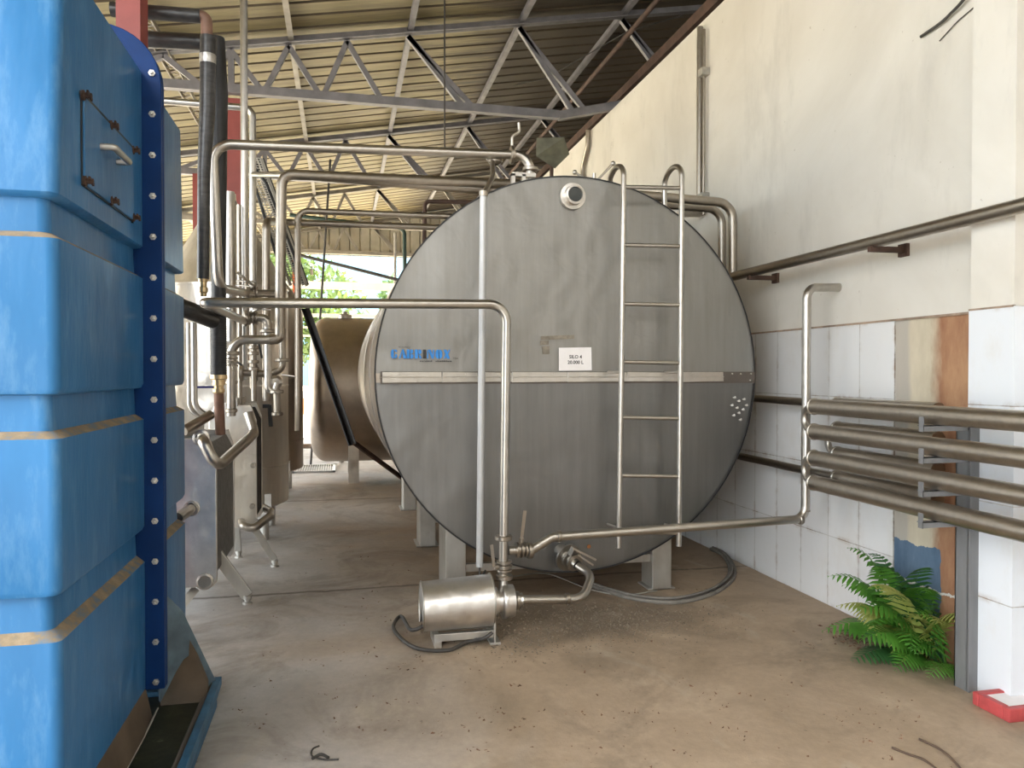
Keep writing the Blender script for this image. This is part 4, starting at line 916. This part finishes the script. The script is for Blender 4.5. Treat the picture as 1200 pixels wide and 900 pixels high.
# ------------------------------------------------------------------ right wall fittings
wc = PX(820, 100, WX-.035)
t = thing('wall_conduit', 'tall grey vertical pipe fixed to the plastered wall', 'pipe', (WX, wc.y, 2.7))
zt = PX(820, 32, WX-.035).z; zb = PX(820, 253, WX-.035).z
a = MB(); a.tube([(WX-.035, wc.y, zb), (WX-.035, wc.y, zt)], .026, 12); a.tube([(WX-.03, wc.y-.07, zb), (WX-.03, wc.y-.07, zt-.05)], .012, 8); a.build('pipe_run', M['pipe_dull'], t)
a = MB(); a.tube([(WX-.035, wc.y, zb+.02), (WX-.25, wc.y-.05, zb)], .03, 12); a.build('elbow_end', M['pipe_dull'], t)
for z in (zt-.45, zb+.12): a = MB(); a.box((WX-.07, wc.y-.12, z), (WX, wc.y-.04, z+.06)); a.build('bracket', M['perf'], t)
w2 = PX(683, 180, WX-.04)
run('wall_gas_pipe', 'short grey pipe hooked over the wall top left of the ladder', [V((WX-.04, w2.y, 2.7)), V((WX-.04, w2.y, 4.15)), V((WX-.04, w2.y-.2, 4.35)), V((WX-.04, w2.y-.22, 4.55))], .03, M['pipe_dull'], .12)
run('wall_cable', 'thick black cable stub arching across the upper wall', [PX(1079, 43, WX-.012), PX(1104, 26, WX-.02), PX(1130, 0, WX-.03), PX(1150, -30, WX-.02)], .008, M['cable'], .5, 'cable', n=8)
run('wall_cable', 'thin cable trace on the upper wall right of the black stub', [PX(1101, 48, WX-.008), PX(1122, 25, WX-.008), PX(1142, 8, WX-.008)], .003, M['cable'], .3, 'cable', n=6)

# finned tube bank
TX = 2.71; TZs = [1.303, 1.155, 1.000, .855]; TYE = 4.02
tb = thing('tube_bank', 'bank of thick grimy stainless tubes along the white wall on a steel post', 'pipes', (TX, 3.1, 0))
for i, z in enumerate(TZs):
    a = MB(); a.tube([(TX, TYE, z), (TX, .6, z)], .045, 24); tb1 = a.build('tube', M['fin'], tb)
    a = MB(); a.lathe((TX, TYE+.012, z), (0, -1, 0), [(0, .020), (0, .044), (.012, .050), (.02, .050), (.026, .040)], 24); a.build('end_collar', M['pipe'], tb1, fix=False)
    a = MB(); a.tube([(2.97, TYE+.12, z), (2.97, .6, z)], .040, 20) if False else a.tube([(2.965, TYE+.14, z+.004), (2.965, 3.34, z+.004)], .043, 20); tb2 = a.build('tube', M['fin'], tb)
    a = MB(); a.lathe((2.965, TYE+.15, z+.004), (0, -1, 0), [(0, .020), (0, .044), (.012, .048), (.02, .048), (.026, .040)], 24); a.build('end_collar', M['pipe'], tb2, fix=False)
def ubend(x, y, z0, z1, bulge):
    a = MB(); pts = []
    for k in range(13):
        t = PI*k/12; pts.append((x, y+bulge*math.sin(t), (z0+z1)/2+(z0-z1)/2*math.cos(t)))
    a.tube(pts, .021, 14); a.build('u_bend', M['pipe'], tb)
ubend(TX, TYE+.005, TZs[0], TZs[1], .085); ubend(TX, TYE+.005, TZs[2], TZs[3], .085); ubend(2.965, TYE+.145, TZs[1], TZs[2], .085)
for z in TZs:
    a = MB(); zz = z-.046; a.box((2.62, 3.045, zz-.028), (2.87, 3.049, zz+.0)); a.box((2.62, 3.045, zz-.004), (2.87, 3.08, zz)); a.box((2.622, 3.045, zz-.03), (2.626, 3.075, zz+.04)); a.build('bracket_arm', M['post'], tb)
a = MB(); a.box((2.868, 3.04, 0), (2.874, 3.12, 1.30)); a.box((2.868, 3.04, 0), (2.925, 3.046, 1.30)); a.box((2.868, 3.114, 0), (2.925, 3.12, 1.30)); a.bar((2.872, 3.036, 0), (2.872, 3.036, 1.3), .010, .010); a.build('post', M['post'], tb)
for z, lb in ((TZs[0]+.004, 'stainless pipe along the tiled wall behind the silo, feeding the top tube'), (TZs[3]+.004, 'stainless pipe along the tiled wall behind the silo, feeding the bottom tube')):
    run('wall_feed_pipe', lb, [V((2.965, TYE+.15, z)), V((2.965, 9.5, z+.03))], .027, M['pipe_dull'], group='wall feed pipes')
a = MB(); y = 12.0

# ------------------------------------------------------------------ cords and hoses on the floor
def floorpts(l, r): return [PZ(px, py, r) for px, py in l]
def smooth(pts, n=6):
    out = []; P = [pts[0]]+pts+[pts[-1]]
    for i in range(1, len(P)-2):
        for k in range(n):
            t = k/n; a_, b_, c_, d_ = P[i-1], P[i], P[i+1], P[i+2]
            out.append(.5*((2*b_)+(c_-a_)*t+(2*a_-5*b_+4*c_-d_)*t*t+(3*b_-a_-3*c_+d_)*t**3))
    out.append(P[-2]); return out
cp_ = [V((xa+.02, PYY-.05, .12)), V((xa-.06, PYY-.02, .085))]+floorpts([(470, 722), (461, 734), (470, 748), (490, 760), (525, 762), (548, 752)], .02)+[V((xb-.07, PYY-.13, .045)), V((xb-.02, PYY-.128, .075))]
a = MB(); a.tube(smooth(cp_), .0105, 10); tag(a.build('power_cord', M['cable']), 'black power cord looping on the floor in front of the pump', 'cord')
hp = floorpts([(692, 686), (715, 694), (745, 702), (790, 706), (832, 697), (856, 682), (861, 668), (852, 652), (838, 645)], .012)
for i, (dx, dz, lb) in enumerate(((0, 0, 'dusty grey hose curved on the floor under the silo leg, outer strand'), (-.035, .003, 'dusty grey hose curved on the floor under the silo leg, middle strand'), (-.02, .022, 'dusty grey hose lying on top of the two floor strands'))):
    a = MB(); a.tube(smooth([p+V((dx*.5, -dx*1.2, dz)) for p in hp]), .014 if i < 2 else .009, 10); tag(a.build('floor_hose', M['hose']), lb, 'hose', 'hose strands on the floor')
a = MB(); a.tube(smooth(floorpts([(600, 676), (640, 672), (690, 690), (730, 697), (770, 692)], .006)+[]), .005, 6); tag(a.build('thin_floor_cable', M['perf']), 'thin pale cable lying on the floor behind the suction pipe', 'cable')
a = MB(); a.tube(smooth(floorpts([(1045, 876), (1065, 884), (1082, 890), (1100, 903)], .006)), .0045, 6); tag(a.build('twig', M['twig']), 'bare dark twig on the floor at bottom right, left one', 'twig')
a = MB(); a.tube(smooth(floorpts([(1077, 866), (1098, 876), (1112, 886), (1126, 901)], .006)), .0045, 6); tag(a.build('twig', M['twig']), 'bare dark twig on the floor at bottom right, nearer the wall', 'twig')
a = MB(); a.tube(smooth(floorpts([(374, 874), (366, 878), (366, 886), (380, 890), (397, 890)], .005)), .0035, 6); a.tube(smooth(floorpts([(366, 889), (376, 884), (385, 888)], .006)), .006, 6); tag(a.build('wire_scrap', M['cable']), 'curled scrap of dark wire on the floor near the bottom left', 'wire')

# red box at the wall foot
rb = thing('red_box', 'small red painted wooden frame with white inset on the floor at the wall', 'box', PZ(1190, 850))
c0_ = PZ(1183, 848); bx0 = c0_.x; by0 = c0_.y; H = .06
a = MB()
for lo, hi in (((bx0, by0, 0), (bx0+.30, by0+.035, H)), ((bx0, by0+.165, 0), (bx0+.30, by0+.20, H)), ((bx0, by0+.035, 0), (bx0+.035, by0+.165, H)), ((bx0+.265, by0+.035, 0), (bx0+.30, by0+.165, H))): a.box(lo, hi)
a.build('frame', M['redbright'], rb, bevel=.006)
a = MB(); a.box((bx0+.035, by0+.035, 0), (bx0+.265, by0+.165, H-.008)); a.build('inset', M['white'], rb)

# gravel & crumbs
random.seed(5); a = MB()
def crumb(a, p, s):
    vs = [p+V((random.uniform(-1, 1)*s, random.uniform(-1, 1)*s, random.uniform(0, 1)*s)) for _ in range(4)]
    vs[0].z = vs[1].z = vs[2].z = 0.0; a.add(vs, [(0, 1, 2), (0, 3, 1), (1, 3, 2), (2, 3, 0)])
for _ in range(4200):
    px = random.gauss(700, 75); py = random.gauss(728, 15)
    if px < 580 or py < 700: continue
    crumb(a, PZ(px, py), random.uniform(.003, .009))
for _ in range(500): crumb(a, PZ(random.gauss(600, 28), random.gauss(752, 10)), random.uniform(.004, .011))
tag(a.build('gravel', M['pebble'], fix=False), 'loose gravel and crumbs spread on the floor right of the pump', 'gravel', kind='stuff')
a = MB()
for _ in range(420):
    px = random.uniform(230, 1100); py = random.uniform(640, 895)
    c = PZ(px, py)
    if c.x > 2.85 or (c.x > 2.6 and c.y < 3.2) or c.x < -.45 or (px < 460 and py > 860 and px > 340): continue
    for _ in range(random.choice((1, 1, 2, 5))): crumb(a, c+V((random.gauss(0, .025), random.gauss(0, .025), 0)), random.uniform(.004, .011))
tag(a.build('floor_litter', M['deadleaf'], fix=False), 'tiny dark specks of dirt and leaf litter scattered over the floor', 'litter', kind='stuff')
a = MB()
for _ in range(260):
    px = random.choice((random.gauss(1075, 22), random.gauss(1000, 14))); py = 752+(px-1000)*.3+random.gauss(0, 5)
    if px > 1120: continue
    c = PZ(px, py); 
    if c.x > 3.04: continue
    d_ = random.uniform(0, 6.3); s = random.uniform(.01, .022); c.z = random.uniform(.004, .03); u_ = V((math.cos(d_), math.sin(d_), random.uniform(-.3, .3))); w_ = V((-math.sin(d_), math.cos(d_), random.uniform(-.2, .4)))
    a.add([c-u_*s, c+w_*s*.35+V((0, 0, .004)), c+u_*s, c-w_*s*.35], [(0, 1, 2), (0, 2, 3)])
tag(a.build('dead_leaves', M['deadleaf'], fix=False), 'brown dead leaves heaped on the floor under the fern', 'leaves', kind='stuff')

# ------------------------------------------------------------------ fern
def frond(base, az, length, rise, droop, mat, parent, npair=17, wid=.26, roll=0):
    a = MB(); d = V((math.cos(az), math.sin(az), 0)); side0 = V((-math.sin(az), math.cos(az), 0)); pts = []
    for k in range(npair+1):
        f = k/npair; pts.append(base+d*(length*f*(.55+.45*f))*.85+V((0, 0, rise*math.sin(min(1, f*1.05)*PI*.5)-droop*f*f)))
    for q in pts:
        if q.x > 3.04: q.x = 3.04-(q.x-3.04)*.3
        q.z = max(q.z, .015)
    a.tube(pts, [.004*(1-.8*k/npair) for k in range(npair+1)], 5)
    for k in range(2, npair+1):
        f = k/npair; t = (pts[k]-pts[k-1]).normalized(); side = (side0+V((0, 0, roll))).normalized(); nrm = t.cross(side).normalized()
        ll = 1.15*length*wid*math.sin(PI*min(.98, .18+.80*f))**.8*random.uniform(.9, 1.08)
        for sg_ in (-1, 1):
            dirv = (side*sg_+t*.45+nrm*(-.10)+V((0, 0, -.18))).normalized(); p = pts[k]; w = ll*.20
            tip = p+dirv*ll+V((0, 0, -.12*ll)); m1 = p+dirv*ll*.35; m2 = p+dirv*ll*.7
            wv = (t-dirv*t.dot(dirv)).normalized()
            L_ = [p-wv*w*.5, m1-wv*w*.62, m2-wv*w*.5, tip, m2+wv*w*.5, m1+wv*w*.62, p+wv*w*.5, m1+nrm*.003, m2+nrm*.003]
            for q in L_:
                q.x = min(q.x, 3.064); q.z = max(q.z, .004)
            a.add(L_, [(0, 1, 7), (1, 2, 8, 7), (2, 3, 8), (3, 4, 8), (4, 5, 7, 8), (5, 6, 7), (6, 0, 7)], True)
    a.build('frond', mat, parent, fix=False)
random.seed(11)
fb = V((2.97, 3.52, .0))
fern = thing('fern', 'green fern with yellowish fronds growing at the wall foot left of the steel post', 'fern', fb)
specs = [  # az deg, length, rise, droop, mat
 (200, .42, .30, .10, 'fern'), (170, .40, .34, .08, 'fern'), (230, .40, .26, .14, 'fern'), (150, .42, .40, .05, 'fern'), (255, .36, .34, .08, 'fernyel'),
 (185, .36, .46, .06, 'fernyel'), (215, .30, .48, .02, 'fern'), (128, .40, .36, .08, 'fern'), (112, .44, .28, .12, 'fernyel'), (100, .40, .44, .04, 'fern'), (240, .34, .44, .05, 'fern'),
 (265, .36, .22, .12, 'fern'), (160, .44, .20, .14, 'fern'), (120, .46, .16, .12, 'ferndark'), (205, .34, .14, .12, 'fern'), (180, .26, .52, .0, 'ferndark'), (140, .30, .50, .0, 'fern'), (250, .28, .50, .0, 'ferndark'), (225, .24, .38, .02, 'ferndark'), (190, .40, .10, .08, 'ferndark'), (100, .34, .10, .04, 'ferndark'), (235, .36, .20, .10, 'fern'), (262, .34, .36, .06, 'fernyel'), (175, .38, .24, .12, 'fern'), (208, .32, .40, .06, 'ferndark'), (145, .38, .30, .10, 'fernyel')]
for i, (az, ln_, rs_, dr__, mm) in enumerate(specs):
    frond(fb+V((random.uniform(-.06, .04), random.uniform(-.16, .12), 0)), math.radians(az), ln_*1.08, rs_*1.05, dr__, M[mm], fern, roll=random.uniform(-.4, .4))
fb2 = V((2.98, 3.27, 0)); fern2 = thing('fern', 'smaller dark green fern tucked tight behind the steel post', 'fern', fb2)
for az, ln_, rs_, dr__, mm in ((190, .26, .36, .05, 'fern'), (150, .28, .30, .05, 'ferndark'), (120, .26, .40, .02, 'fern'), (170, .24, .18, .08, 'fern'), (205, .30, .12, .07, 'fern'), (140, .30, .15, .06, 'ferndark'), (100, .22, .42, 0, 'ferndark'), (230, .22, .10, .05, 'fern')):
    frond(fb2+V((random.uniform(-.03, .02), random.uniform(-.04, .06), 0)), math.radians(az), ln_, rs_, dr__, M[mm], fern2, roll=random.uniform(-.4, .4), npair=13)

# ------------------------------------------------------------------ outside, beyond the far opening
def tree(x, y, h, r, mat, label, seed):
    rnd = random.Random(seed); t = thing('tree', label, 'tree', (x, y, -.16), 'trees beyond the shed')
    a = MB(); a.tube([(x, y, -.16), (x+.1, y, h*.5), (x, y, h*.8)], [.2, .14, .05], 8); a.build('trunk', M['bark'], t)
    a = MB(); blobs = [(V((x+rnd.uniform(-1, 1)*r*.6, y+rnd.uniform(-1, 1)*r*.5, h*rnd.uniform(.35, .85))), r*rnd.uniform(.35, .6)) for _ in range(9)]
    for _ in range(3600):
        c, br = rnd.choice(blobs); d_ = V((rnd.gauss(0, 1), rnd.gauss(0, 1), rnd.gauss(0, 1))).normalized(); p = c+d_*br*rnd.uniform(.75, 1.05)
        s = rnd.uniform(.10, .22); u_ = V((rnd.gauss(0, 1), rnd.gauss(0, 1), rnd.gauss(0, 1))).normalized(); w_ = u_.cross(d_).normalized() if u_.cross(d_).length > .01 else V((1, 0, 0))
        a.add([p-u_*s, p+w_*s*.5, p+u_*s, p-w_*s*.5], [(0, 1, 2, 3)])
    a.build('foliage', mat, t, fix=False)
tree(-1.2, 33, 7.4, 2.6, M['tree'], 'tall leafy tree beyond the far opening, highest in the gap', 1)
tree(-7.0, 31, 5.4, 2.6, M['tree'], 'bushy tree beyond the opening, left behind the upright pipes', 2)
tree(3.4, 36, 5.8, 2.4, M['tree2'], 'lower rounded tree beyond the opening, just left of the silo edge', 3)
tree(-3.3, 27, 3.9, 1.4, M['tree'], 'small bright bush low in the opening beside the thin pipe', 4)
tree(9, 32, 6.0, 2.6, M['tree'], 'leafy tree hidden mostly behind the silo', 5)
tree(-14, 27, 6.0, 3.2, M['tree2'], 'broad tree outside on the far left of the shed', 6)
mb = MB(); vs = []; random.seed(9); nn = 60
for i in range(nn+1):
    x = -90+i*3; z = 17+5*math.sin(i*.23+1)+2*math.sin(i*.7); vs += [(x, 100, -.2), (x, 112, z), (x, 118, -.2)]
mb.add(vs, [(3*i, 3*i+3, 3*i+4, 3*i+1) for i in range(nn)]+[(3*i+1, 3*i+4, 3*i+5, 3*i+2) for i in range(nn)], True); tag(mb.build('hill', M['hill'], fix=False), 'hazy blue distant hill beyond the trees', 'hill')
ps = thing('pipe_rack', 'cream horizontal beams on posts outside beyond the far opening', 'rack', (0, 24, -.16))
for z, th in ((4.05, .22), (3.55, .2), (3.2, .1), (2.85, .06), (2.6, .06)):
    a = MB(); a.box((-8, 24, z), (6, 24.15, z+th)); a.build('beam', M['paleshed'], ps)
for x in (-7, -3.2, 1.4, 5.5): a = MB(); a.box((x, 24.02, -.16), (x+.12, 24.13, 4.2)); a.build('post', M['paleshed'], ps)
bp_ = PD(357, 490, 22); a = MB(); a.box((bp_.x-.9, 22, -.16), (bp_.x+.5, 22.05, 1.0)); a.box((bp_.x-.2, 21.97, .35), (bp_.x+.02, 22, .8), 1)
tag(a.build('barrier', [M['white'], M['orange']]), 'white panel with orange square outside at the end of the aisle', 'barrier')

# ------------------------------------------------------------------ light
w = bpy.data.worlds.new('sky'); bpy.context.scene.world = w; w.use_nodes = True; nt = w.node_tree
bg = nt.nodes['Background']; tc = nt.nodes.new('ShaderNodeTexCoord'); sx = nt.nodes.new('ShaderNodeSeparateXYZ'); L(nt, tc.outputs['Generated'], sx.inputs[0])
cl = noise(nt, tc.outputs['Generated'], 3, 5, .6)
sk = ramp(nt, sx.outputs[2], [(-.02, (.62, .58, .52)), (.02, (.78, .92, 1.0)), (.12, (.70, .84, .96)), (.30, (.96, .96, .96)), (1, (.90, .94, 1.0))])
sk = mix(nt, ramp(nt, cl, [(.45, (0, 0, 0)), (.62, (.8,)*3)]), sk, (1, .98, .94))
L(nt, sk, bg.inputs[0]); bg.inputs[1].default_value = 4.2
sn = bpy.data.lights.new('sun', 'SUN'); sn.energy = 13; sn.angle = math.radians(3); sn.color = (1, .93, .82)
so = bpy.data.objects.new('sun', sn); COL.objects.link(so)
sd = V((.25, -.30, -1)).normalized(); so.rotation_euler = sd.to_track_quat('-Z', 'Y').to_euler(); so.location = (-8, 10, 12)

# ------------------------------------------------------------------ camera
cam = bpy.data.cameras.new('camera'); cam.sensor_width = 36; cam.lens = 27; cam.clip_end = 400
co_ = bpy.data.objects.new('camera', cam); COL.objects.link(co_)
mt = Matrix((R, U, -F)).transposed().to_4x4(); mt.translation = CAM; co_.matrix_world = mt
sc_ = bpy.context.scene; sc_.camera = co_
sc_.view_settings.view_transform = 'Standard'; sc_.view_settings.look = 'None'; sc_.view_settings.gamma = 1; sc_.view_settings.exposure = 0.93
try: sc_.view_settings.use_curve_mapping = False
except Exception: pass
